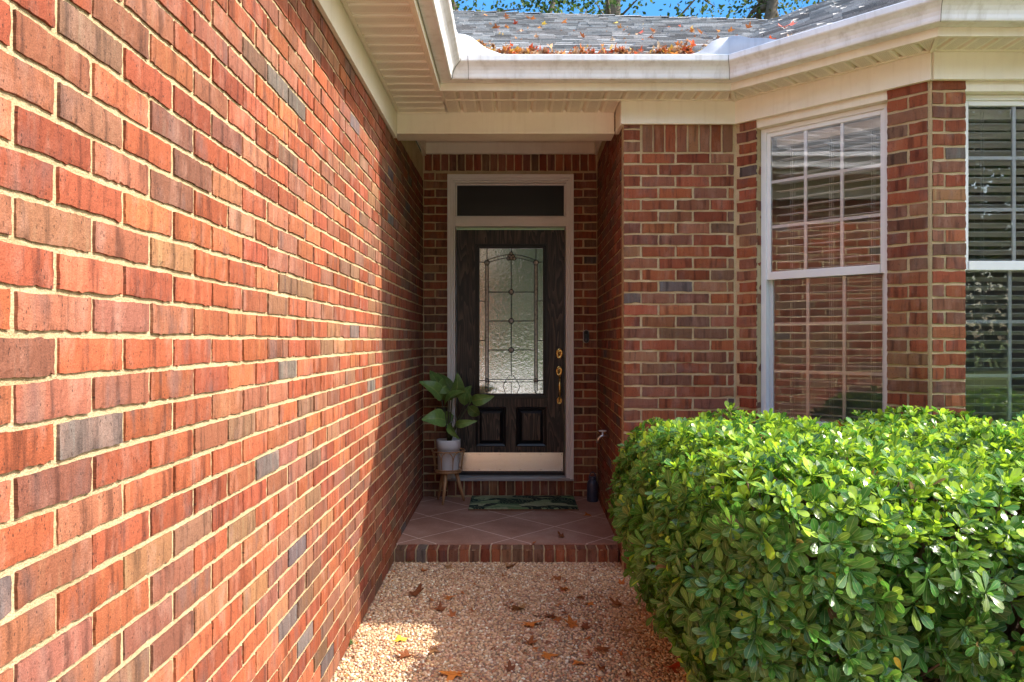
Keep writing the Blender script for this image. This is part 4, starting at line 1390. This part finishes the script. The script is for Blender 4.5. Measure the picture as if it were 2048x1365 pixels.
def hedge():
    N = 90000
    lo = HC - HH - .03; hi = HC + HH + .03
    P = nrs.uniform(lo, hi, (N, 3))
    s = sdf(P)
    g0 = grad(P)
    # project onto the shell
    depth = nrs.choice([0.0, -0.04, -0.09, -0.15], N, p=[.52, .30, .13, .05]) + nrs.uniform(-.02, .03, N)
    keep = (s < 0.01) & (s > -0.22)
    P, s, g0, depth = P[keep], s[keep], g0[keep], depth[keep]
    P = P + g0 * (depth - s)[:, None]
    g0 = grad(P)
    keep = (g0[:, 2] > -0.5) & (P[:, 2] > GZ + .05) & (P[:, 1] < 3.72) & ~((P[:, 0] > 2.7) & (P[:, 1] > 3.2))
    P, g0, depth = P[keep], g0[keep], depth[keep]
    # poisson-ish thinning on a grid
    cell = 0.047
    key = np.floor(P / cell).astype(int)
    _, idx = np.unique(key[:, 0] * 73856093 ^ key[:, 1] * 19349663 ^ key[:, 2] * 83492791, return_index=True)
    nrs.shuffle(idx)
    P, g0, depth = P[idx], g0[idx], depth[idx]
    # drop some to leave gaps in the lower front
    gap = (np.sin(P[:, 0] * 11 + 2) * np.sin(P[:, 2] * 13 + P[:, 1] * 4) > 0.22) & (P[:, 2] < -0.56)
    keep = ~(gap & (g0[:, 1] < -.45) & (P[:, 0] > 1.0) & (nrs.rand(len(P)) < .88))
    P, g0, depth = P[keep], g0[keep], depth[keep]
    cut = np.linalg.norm(P - np.array(P2W(1660, 1090, 2.10)), axis=1) < .085
    P, g0, depth = P[~cut], g0[~cut], depth[~cut]
    n = len(P)
    print('rosettes', n)
    topness = np.clip((g0[:, 2] - .25) / .5, 0, 1)
    ax = unit(g0 * 1.0 + np.array([0, 0, .25]) + nrs.normal(0, .22, (n, 3)))
    nl = 9
    # leaf template: length direction t, width u
    T_, U_ = 7, 3
    tt = np.linspace(0, 1, T_); uu = np.linspace(-1, 1, U_)
    wprof = np.array([.06, .20, .42, .74, .98, .90, .34])
    allV, allC, allUV = [], [], []
    a1 = unit(np.cross(ax, nrs.normal(0, 1, (n, 3)))); a2 = np.cross(ax, a1)
    size = nrs.uniform(.034, .064, n) * (1 - .18 * topness)
    for l in range(nl + 4):
        young = l >= nl - 2                           # last leaves stand up in the middle
        inner_ = l >= nl
        phi = 2 * np.pi * (l * 0.381966 * 1.0) + nrs.uniform(-.2, .2, n)
        openn = (nrs.uniform(.95, 1.45, n) if not young else nrs.uniform(.45, .9, n)) - .45 * topness * (0.6 if not young else .8)
        if inner_: openn = nrs.uniform(.1, .45, n)
        rad = a1 * np.cos(phi)[:, None] + a2 * np.sin(phi)[:, None]
        d = unit(rad * np.sin(openn)[:, None] + ax * np.cos(openn)[:, None])
        side = unit(np.cross(d, ax)); nr = np.cross(side, d)
        L = size * (nrs.uniform(.85, 1.15, n)) * (1.0 if not young else .72)
        if inner_: L = L * .62
        wd = L * nrs.uniform(.185, .245, n)
        curl = nrs.uniform(-.12, .30, n)
        V = np.zeros((n, T_, U_, 3))
        for i, t in enumerate(tt):
            for j, u in enumerate(uu):
                V[:, i, j] = (P + d * (L * t + .004)[:, None] - nr * (curl * L * t * t)[:, None]
                              + side * (wd * wprof[i] * u)[:, None] + nr * (abs(u) * wd * .16 * wprof[i])[:, None])
        # colours: dark mature leaves, yellow-green young growth on the top
        mature = np.array([.068, .205, .034]) * nrs.uniform(.6, 1.35, (n, 1)) + nrs.uniform(0, 1, (n, 1)) ** 3 * np.array([.10, .07, .008])
        fresh = np.array([.41, .60, .05]) * nrs.uniform(.65, 1.2, (n, 1))
        pf = (.03 + .61 * topness) * (1.25 if young else .55) * (nrs.rand(n) < 1.0)
        isf = (nrs.rand(n) < pf)[:, None]
        c = np.where(isf, fresh, mature)
        brn = (nrs.rand(n) < .006)[:, None]
        c = np.where(brn, np.array([.20, .12, .05]), c)
        yel = (nrs.rand(n) < .0022)[:, None]
        c = np.where(yel, np.array([.62, .36, .03]), c)
        allV.append(V.reshape(n, -1, 3)); allC.append(np.repeat(c[:, None, :], T_ * U_, 1))
        uvt = np.stack(np.meshgrid(uu * .5 + .5, tt), -1).reshape(-1, 2)
        allUV.append(np.broadcast_to(uvt, (n, T_ * U_, 2)))
        if inner_:                                    # only the young tips carry the extra inner leaves
            keep_ = topness > nrs.uniform(.1, .9, n)
            allV[-1] = allV[-1][keep_]; allC[-1] = allC[-1][keep_]; allUV[-1] = allUV[-1][keep_]
    V = np.concatenate(allV); C = np.concatenate(allC); UV = np.concatenate(allUV)
    m = len(V)
    q = np.array([(i * U_ + j, i * U_ + j + 1, (i + 1) * U_ + j + 1, (i + 1) * U_ + j) for i in range(T_ - 1) for j in range(U_ - 1)])
    Fq = (q[None] + (np.arange(m) * T_ * U_)[:, None, None]).reshape(-1, 4)
    o = mesh_from_np('foliage', V.reshape(-1, 3), Fq, M['leaf'], C.reshape(-1, 3), UV.reshape(-1, 2))
    root = thing('hedge', (1.9, 2.8, GZ), 'clipped green hedge with yellow green tips below the bay windows', 'hedge')
    keep_world(o, root)
    # stems: from the ground fanning to the shell
    mb = MB()
    r = random.Random(5)
    heads = P[nrs.choice(n, 900, replace=False)]
    bases = [Vector((x, y, GZ - .02)) for x in np.arange(.95, 3.3, .32) for y in (2.45, 2.85, 3.2)]
    for b in bases:
        mb.tube([b, b + Vector((r.uniform(-.04, .04), r.uniform(-.04, .04), .25))], [.016, .012], 6)
    for h in heads:
        h = Vector(h)
        b = min(bases, key=lambda q_: (q_ - h).length + r.uniform(0, .25)) + Vector((0, 0, .2))
        mid = b.lerp(h, .55) + Vector((r.uniform(-.05, .05), r.uniform(-.05, .05), r.uniform(-.06, .04)))
        mb.tube([b, mid, h], [.007, .0045, .0022], 5)
    for cxp, cyp, Yc in ((1665, 1085, 2.12), (1650, 1095, 2.12), (1590, 990, 2.15), (1760, 1060, 2.1)):
        c0 = P2W(cxp, cyp, Yc)
        for i in range(9):
            a = c0 + Vector((r.uniform(-.05, .05), r.uniform(.0, .06), r.uniform(-.03, .03)))
            mb.tube([a + Vector((0, .12, .02)), a, a + Vector((r.uniform(-.015, .015), -.03, r.uniform(-.05, .0)))], [.0035, .003, .0022], 5)
    keep_world(mb.build('branches', M['twig'], None, recalc=False), root)
hedge()

# ------------------------------------------------------------------ dry leaves
def leaf_shape(seed, curl):
    r = random.Random(seed)
    prof = []                                         # five-lobed maple-like outline
    lobes = [(-125, .55), (-62, .85), (0, 1.0), (62, .85), (125, .55)]
    for k, (a, L) in enumerate(lobes):
        prof.append((a - 14, L * .72 * r.uniform(.85, 1.1))); prof.append((a, L * r.uniform(.9, 1.08))); prof.append((a + 14, L * .72 * r.uniform(.85, 1.1)))
        if k < 4: prof.append((a + 31, L * .50 * r.uniform(.85, 1.15)))
    prof.append((180, .12))
    vs = [(0, 0, 0)]
    cx_, cy_ = r.uniform(-1, 1) * curl, r.uniform(.3, 1) * curl
    def put(x, y):
        z = .5 * cx_ * x * x + .55 * cy_ * y * y + .3 * curl * x * y + .05 * curl * math.sin(9 * x + seed)
        return (x, y, z)
    for a, L in prof:
        t = math.radians(a); vs.append(put(math.sin(t) * L * .5, math.cos(t) * L * .5))
    for a, L in prof:
        t = math.radians(a); vs.append(put(math.sin(t) * L, math.cos(t) * L))
    n = len(prof)
    fs = [(0, 1 + i, 1 + (i + 1) % n) for i in range(n)] + [(1 + i, 1 + n + i, 1 + n + (i + 1) % n, 1 + (i + 1) % n) for i in range(n)]
    return vs, fs
leaf_me = []
for k in range(8):
    vs, fs = leaf_shape(k, [.3, .6, 1.0, 1.3, .8, 1.5, .4, 1.1][k])
    mb = MB(); mb.add(vs, fs, 0, (1, 1, 1), True)
    zt = 0
    mb.tube([(0, -.02, 0), (.04, -.45, .08), (.10, -.85, .02)], [.020, .014, .012], 5)
    o = mb.build('fallen_leaf', M['dead'], None)
    leaf_me.append(o.data); bpy.data.objects.remove(o)
M_yellow = plain('yellow_leaf', (.72, .50, .05), .6, .35, 30, .4, 60)
M_red = plain('red_leaf', (.55, .07, .02), .5, .3, 40, .4, 60)
M_orange = plain('orange_leaf', (.62, .20, .03), .5, .3, 40, .4, 60)
def recol(me, m):
    c = me.copy(); c.materials.clear(); c.materials.append(m); return c
LY, LR, LO = recol(leaf_me[1], M_yellow), recol(leaf_me[2], M_red), recol(leaf_me[4], M_orange)
def put_leaf(me, loc, size, rot, label, group=None):
    o = bpy.data.objects.new('fallen_leaf', me); scene.collection.objects.link(o)
    o.location = loc; o.scale = (size,) * 3; o.rotation_euler = rot
    tag(o, label, 'leaf', group)
    return o
def ground(x, y, z=GZ):
    s = (681 - y) / z
    return Vector(((x - 1025) / s, F / s, z))
GG = 'dry leaves fallen on the walkway'
walk = [  # px x, px y, size m, mesh, own label
    (801, 1283, .042, LY, 'bright yellow leaf lying in the sunlit patch of pebbles'), (865, 1302, .038, 4, 'orange leaf with raised edge at the right rim of the sunlit patch'),
    (815, 1316, .042, 3, 'curled brown leaf in the lower part of the sunlit patch'), (704, 1262, .040, 5, 'crumpled brown leaf against the left wall at the shadow corner'),
    (1040, 1218, .058, 3, 'large crumpled brown leaf in the middle of the walkway'), (1057, 1250, .062, LO, 'long orange leaf lying diagonally in the middle of the walkway'),
    (1102, 1233, .045, 6, 'flat dull olive leaf beside the long orange leaf'), (1120, 1158, .045, 0, 'flat olive yellow leaf right of the step centre'),
    (1018, 1136, .048, 5, 'dark curled leaf lying against the brick step'), (895, 1136, .036, 1, 'tan leaf lying by the left part of the brick step'),
    (845, 1144, .030, 5, 'tiny dark leaf near the step and the left wall'), (830, 1192, .055, 3, 'long brown curled leaf near the shaded left wall'),
    (897, 1197, .038, 4, 'rusty orange leaf in the shade left of centre'), (1178, 1210, .034, LO, 'small orange leaf in the shade near the hedge'),
    (1093, 1312, .045, LO, 'orange leaf with notched edge near the bottom of the frame'), (1208, 1300, .050, 2, 'dark rusty leaf lying right of the sun flecks'),
    (1160, 1330, .034, LO, 'small bright orange leaf at the bottom right of the walkway'), (915, 1352, .062, LO, 'large orange leaf cut by the bottom edge of the frame'),
    (1380, 1352, .050, LY, 'yellow orange leaf under the front corner of the hedge'), (1345, 1340, .060, LR, 'red leaf beside the yellow one under the hedge'),
    (1148, 1252, .045, 3, 'tan brown curled leaf right of the long orange leaf'), (1170, 1258, .030, 1, 'small pinkish brown leaf next to the curled one'),
    (1060, 1290, .034, 5, 'dark upright leaf above the notched orange leaf'), (1238, 1213, .040, 5, 'dark brown leaf close to the hedge foot'),
    (880, 1222, .036, 7, 'purplish brown leaf left of the walkway centre'), (1128, 1180, .042, 3, 'dark brown twisted leaf below the olive yellow leaf'),
    (1165, 1197, .034, 4, 'olive orange leaf near the right side of the path'), (1115, 1240, .030, 1, 'thin tan leaf between two larger leaves')]
for k, (x, y, sz, me, lab) in enumerate(walk):
    me = leaf_me[me] if isinstance(me, int) else me
    p = ground(x, y); p.z += .006
    p.z += .004; put_leaf(me, p, sz * 1.35, (rnd.uniform(-.25, .25), rnd.uniform(-.25, .25), rnd.uniform(0, 6.28)), lab, GG)
for k in range(52):
    x, y = rnd.uniform(800, 1330), 1135 + 225 * rnd.random()
    if x > 1225 + (y - 1130) * .62: x -= 200
    p = ground(x, y); p.z += .005
    put_leaf(leaf_me[rnd.randrange(8)], p, rnd.uniform(.014, .040), (rnd.uniform(-.4, .4), rnd.uniform(-.4, .4), rnd.uniform(0, 6.28)),
             'small dry brown leaf, one of the scattered small ones on the walkway pebbles', 'small dry leaves scattered on the walkway')
porch_l = [(1178, 1031, .045, 4, 'curled orange brown leaf on the right of the porch floor'), (1125, 1075, .042, 5, 'dark crumpled leaf near the front edge of the porch'),
           (1068, 1087, .022, 3, 'tiny dark leaf scrap on the brick porch edge'), (1262 - 62, 1010, .022, 2, 'small dull leaf beside the navy canister')]
for x, y, sz, me, lab in porch_l:
    p = ground(x, y, PZ); p.z += .006
    put_leaf(leaf_me[me], p, sz, (.2, .1, rnd.uniform(0, 6.28)), lab, 'dry leaves on the porch')
# leaves caught on the hedge
for x, y, Y, me, sz, lab in ((1760, 868, 3.05, LR, .045, 'bright red leaf caught on top of the hedge'), (1532, 905, 2.75, LR, .030, 'small red leaf caught on the left of the hedge top'),
                             (1688, 852, 3.2, LR, .040, 'dark red leaf at the back of the hedge top'), (1955, 862, 3.1, LO, .040, 'orange red leaf on the hedge top near the right edge'),
                             (1880, 875, 3.0, 3, .045, 'pale brown crumpled leaf on top of the hedge'), (1580, 948, 2.35, LO, .035, 'orange leaf lodged at the front rim of the hedge top')):
    me = leaf_me[me] if isinstance(me, int) else me
    p = P2W(x, y, Y); p.z = max(p.z, -.385)
    put_leaf(me, p, sz, (.6, .2, rnd.uniform(0, 6)), lab, 'fallen leaves caught on the hedge')
# leaves on the roof
roofl = [(972, 33, LO), (1014, 36, 1), (1058, 38, LO), (1033, 50, LR), (994, 60, 1), (1088, 52, LY), (1128, 48, LO), (1280, 70, LR), (1386, 66, LO), (1308, 64, 1),
         (1231, 49, LY), (1040, 66, 1), (1168, 78, 3), (1300, 78, 1), (1015, 40, 4), (1066, 41, 1), (1403, 70, 3), (1462, 66, LO), (1498, 60, 3), (1568, 60, LR), (1580, 56, LR), (1240, 60, 3), (1340, 58, 1)]
ROOFLAB = ['orange leaf nearest the ridge at the left end of the roof', 'tan leaf on the shingles just right of the leftmost orange one', 'orange leaf high on the shingles left of the roof middle',
 'red leaf below the row of leaves near the ridge', 'tan leaf low on the shingles at the left valley', 'yellow leaf alone on the left half of the shingles', 'yellow leaf on the shingles beside the middle of the left half',
 'red leaf on the shingles just above the piled gutter leaves', 'orange leaf on the shingles above the right end of the leaf pile', 'pale tan leaf above the red leaf over the gutter pile',
 'pale yellow leaf in the middle of the shingles near the ridge', 'small tan leaf low on the left part of the shingles', 'crumpled tan leaf just above the gutter left of the middle', 'pale leaf directly over the gutter pile right of the middle',
 'brown leaf lying against the leftmost tan leaf near the ridge', 'brown leaf touching the orange one high on the shingles', 'crumpled brown leaf beside the orange leaf above the pile end', 'orange leaf standing on the shingles at the gutter bend',
 'crumpled brown leaf right of the gutter bend', 'bright red leaf stuck on the gutter edge by the bay roof', 'second red leaf close behind the bright one on the gutter edge', 'crumpled tan leaf in the middle of the shingles', 'tan leaf on the shingles left of the leaf pile end']
for k, (x, y, me) in enumerate(roofl):
    me = leaf_me[me] if isinstance(me, int) else me
    # point on the plane z = EZ + .5 (Y - 4)
    m_ = (681 - y) / F
    Y = (EZ - 2.0) / (m_ - .5)
    if not 4.0 < Y < 8: Y = 5
    X = (x - 1025) / F * Y
    if x > 1540: Y = 3.95; X = (x - 1025) / F * Y
    p = Vector((X, Y, m_ * Y + .02))
    lab = ROOFLAB[k]
    put_leaf(me, p, rnd.uniform(.035, .05) if x < 1540 else .05, (.5, .1, rnd.uniform(0, 6)), lab, 'dry leaves lying on the shingles')

def litter():
    pal = [(.50, .16, .04), (.62, .24, .05), (.34, .13, .06), (.48, .28, .14), (.60, .10, .03), (.66, .42, .08), (.58, .42, .28), (.22, .10, .05), (.40, .22, .12)]
    mb = MB()
    def one(p, s):
        vs, fs = leaf_shape(rnd.randrange(50), rnd.uniform(.8, 2))
        R = Matrix.Rotation(rnd.uniform(0, 6.28), 3, 'Z') @ Matrix.Rotation(rnd.uniform(-1.3, 1.3), 3, 'X') @ Matrix.Rotation(rnd.uniform(-1, 1), 3, 'Y')
        c = rnd.choice(pal); k = rnd.uniform(.7, 1.2)
        mb.add([tuple(R @ Vector(v) * s + p) for v in vs], fs, 0, tuple(q * k for q in c), True)
    for i in range(1100):
        x = rnd.uniform(-.06, 1.0)
        if math.sin(x * 23) + math.sin(x * 41 + 1) < -1.0 and rnd.random() < .7: continue
        h = .012 + .02 * abs(math.sin(x * 9) * math.sin(x * 31 + 2)) + (.035 * max(0, (x - .7) / .3)) + .03 * max(0, 1 - abs(x + .0) / .12)
        one(Vector((x, rnd.uniform(3.95, 4.10), 1.522 + rnd.uniform(0, 1) * (h + .03))), rnd.uniform(.014, .040))
    for i in range(90):
        x = rnd.uniform(-.2, 1.6); y = 4.1 + rnd.random() ** 2 * 2.2
        one(Vector((x, y, EZ + .5 * (y - 4.0) + .018)), rnd.uniform(.014, .026))
    for i in range(70):
        t = rnd.random()
        one(Vector((-.20 + .2 * t + rnd.uniform(-.03, .03), 4.06 + rnd.uniform(0, .1), 1.66 - .09 * t + rnd.uniform(-.01, .02))), rnd.uniform(.02, .036))
    for i in range(60):
        t = rnd.random()
        one(Vector((1.15 + .35 * t, 4.03 - .22 * t + .05 * rnd.random(), 1.635 - .06 * t)), rnd.uniform(.018, .034))
    for i in range(110):                              # litter washed along the valley and walls of the walk
        one(Vector((rnd.uniform(-.70, -.66), rnd.uniform(2.6, 4.4), GZ + .006)), rnd.uniform(.006, .012))
    o = mb.build('leaf_litter', M['litter'], None, recalc=False)
    tag(o, 'orange and brown leaves piled along the gutter and roof edge', 'leaf litter', kind='stuff')
litter()

# small weeds at the wall foot
def weed(x, y, seed, lab):
    p = ground(x, y)
    r = random.Random(seed); mb = MB()
    for i in range(26):
        a = r.uniform(0, 6.28); L = r.uniform(.02, .05)
        d = Vector((math.cos(a), math.sin(a), r.uniform(.3, 1.0))).normalized()
        s = Vector((-d.y, d.x, 0)).normalized() * .004
        b = p + Vector((r.uniform(-.02, .02), r.uniform(-.02, .02), 0))
        m = b + d * L * .6; t = b + d * L - Vector((0, 0, .008))
        mb.add([b - s * .4, b + s * .4, m + s, m - s, t], [(0, 1, 2, 3), (3, 2, 4)])
    tag(mb.build('weed', M['weed'], None, recalc=False), lab, 'weed', 'weeds at the foot of the walls')
weed(697, 1290, 1, 'small green weed at the foot of the sunlit left wall')
weed(820, 1124, 2, 'small green weed sprouting at the left end of the brick step')

# ------------------------------------------------------------------ trees
def tree(loc, H, crown_z, cr, nleaf, leaf, label, cat='tree', group=None, cols=None, trunk_r=.22, seed=1, hang=0.0, name='tree'):
    r = random.Random(seed); rs = np.random.RandomState(seed)
    root = thing(name, (loc[0], loc[1], GZ), label, cat, group)
    mb = MB()
    x, y = loc
    pts = [Vector((x + r.uniform(-.15, .15) * i / 3, y, GZ - .1 + H * i / 8)) for i in range(9)]
    mb.tube(pts, [trunk_r * (1 - .09 * i) for i in range(9)], 10)
    keep_world(mb.build('trunk', M['bark'], None), root)
    mb = MB(); tips = []
    for i in range(26):
        k = r.uniform(.35, .98); b = pts[int(k * 7.9)]
        a = r.uniform(0, 6.28); L = cr * r.uniform(.5, 1.05)
        d = Vector((math.cos(a), math.sin(a), r.uniform(-.1, .7)))
        m = b + d * L * .5; e = b + d * L + Vector((0, 0, r.uniform(-.5, .3)))
        mb.tube([b, m, e], [trunk_r * .35, trunk_r * .18, .015], 6)
        tips += [m, e, m.lerp(e, .5)]
        for j in range(3):
            e2 = m.lerp(e, r.random()) + Vector((r.uniform(-.7, .7), r.uniform(-.7, .7), r.uniform(-.5, .6)))
            mb.tube([m, e2], [.03, .008], 5); tips.append(e2)
    keep_world(mb.build('limbs', M['bark'], None, recalc=False), root)
    T = np.array([tuple(t) for t in tips])
    T = T[T[:, 2] > crown_z]
    n = nleaf
    c = T[rs.randint(0, len(T), n)] + rs.normal(0, .28, (n, 3)) * np.array([1, 1, .8])
    c[:, 2] -= rs.rand(n) ** 2 * hang
    d1 = unit(rs.normal(0, 1, (n, 3))); d2 = unit(np.cross(d1, rs.normal(0, 1, (n, 3))))
    L = rs.uniform(.6, 1.2, n)[:, None] * leaf
    V = np.stack([c - d1 * L * .5, c + d2 * L * .32 + d1 * L * .05, c + d1 * L * .5, c - d2 * L * .32 + d1 * L * .05], 1)
    cols = cols or [(.05, .10, .02), (.08, .14, .03), (.14, .18, .04), (.03, .06, .015)]
    cc = np.array(cols)[rs.randint(0, len(cols), n)] * rs.uniform(.7, 1.3, (n, 1))
    Fq = np.arange(n * 4).reshape(n, 4)
    o = mesh_from_np('crown', V.reshape(-1, 3), Fq, M['tree_leaf'], np.repeat(cc, 4, 0), None, False)
    keep_world(o, root)
    return root
autumn = [(.10, .14, .03), (.20, .20, .04), (.30, .22, .05), (.05, .09, .02)]
G1 = 'trees beyond the roof'
def tx(px_, Y): return ((px_ - 1025) / F * Y, Y)
tree(tx(1215, 13.5), 10.5, 3.8, 2.0, 5200, .10, 'leafy tree with a thick leaning trunk behind the middle of the roof ridge', group=G1, seed=2, trunk_r=.30)
tree(tx(1100, 16.0), 10.5, 4.2, 1.5, 1800, .11, 'thin leafed tree left of the thick trunked tree behind the ridge', group=G1, seed=3, trunk_r=.14)
tree(tx(1520, 14.0), 10.5, 3.8, 1.0, 3000, .10, 'bushy dark trunked tree behind the right end of the ridge', group=G1, seed=4, trunk_r=.22)
tree(tx(1568, 15.5), 11.5, 3.8, 1.0, 2200, .10, 'slim tree right behind the bushy one at the ridge end', group=G1, seed=5, trunk_r=.16)
tree(tx(1690, 14.0), 10.0, 4.0, 1.1, 2600, .10, 'yellow green tree showing above the bay roof', group=G1, seed=6, trunk_r=.15, cols=autumn)
tree(tx(885, 13.0), 9.5, 4.2, .9, 2600, .10, 'green tree top peeking past the left gutter', group=G1, seed=8, trunk_r=.16)
tree(tx(1345, 18.0), 8.3, 5.0, 1.4, 700, .11, 'low sparse twiggy tree in the middle of the sky strip', group=G1, seed=9, trunk_r=.08)
G2 = 'trees across the front lawn'
for k, (x, y) in enumerate(((-9, -16), (-2.5, -20), (3.5, -15), (9, -18), (14, -13), (6, -26))):
    tree((x, y), 9 + k % 3, .3, 3.8, 13000, .22, ['broad green tree at the far left of the lawn', 'tall green tree in the middle of the lawn', 'green tree nearest the driveway on the lawn',
         'wide green tree right of the lawn centre', 'green tree at the far right of the lawn', 'distant green tree behind the others on the lawn'][k], group=G2, seed=20 + k, trunk_r=.25)

def far_wood():
    rs = np.random.RandomState(77)
    n = 48000
    x = rs.uniform(-45, 45, n); top = 10.5 + 2.0 * np.sin(x * .31) + 1.4 * np.sin(x * .83 + 1)
    c = np.stack([x, rs.uniform(-33, -28, n), GZ + rs.rand(n) ** .8 * top], 1)
    d1 = unit(rs.normal(0, 1, (n, 3))); d2 = unit(np.cross(d1, rs.normal(0, 1, (n, 3)))); L = rs.uniform(.3, .7, n)[:, None]
    V = np.stack([c - d1 * L * .5, c + d2 * L * .35, c + d1 * L * .5, c - d2 * L * .35], 1)
    cc = np.array([(.04, .09, .02), (.07, .13, .03), (.02, .05, .012)])[rs.randint(0, 3, n)] * rs.uniform(.7, 1.3, (n, 1))
    o = mesh_from_np('woodland', V.reshape(-1, 3), np.arange(n * 4).reshape(n, 4), M['tree_leaf'], np.repeat(cc, 4, 0), None, False)
    tag(o, 'far green woodland closing off the front lawn', 'woodland', kind='stuff')
far_wood()
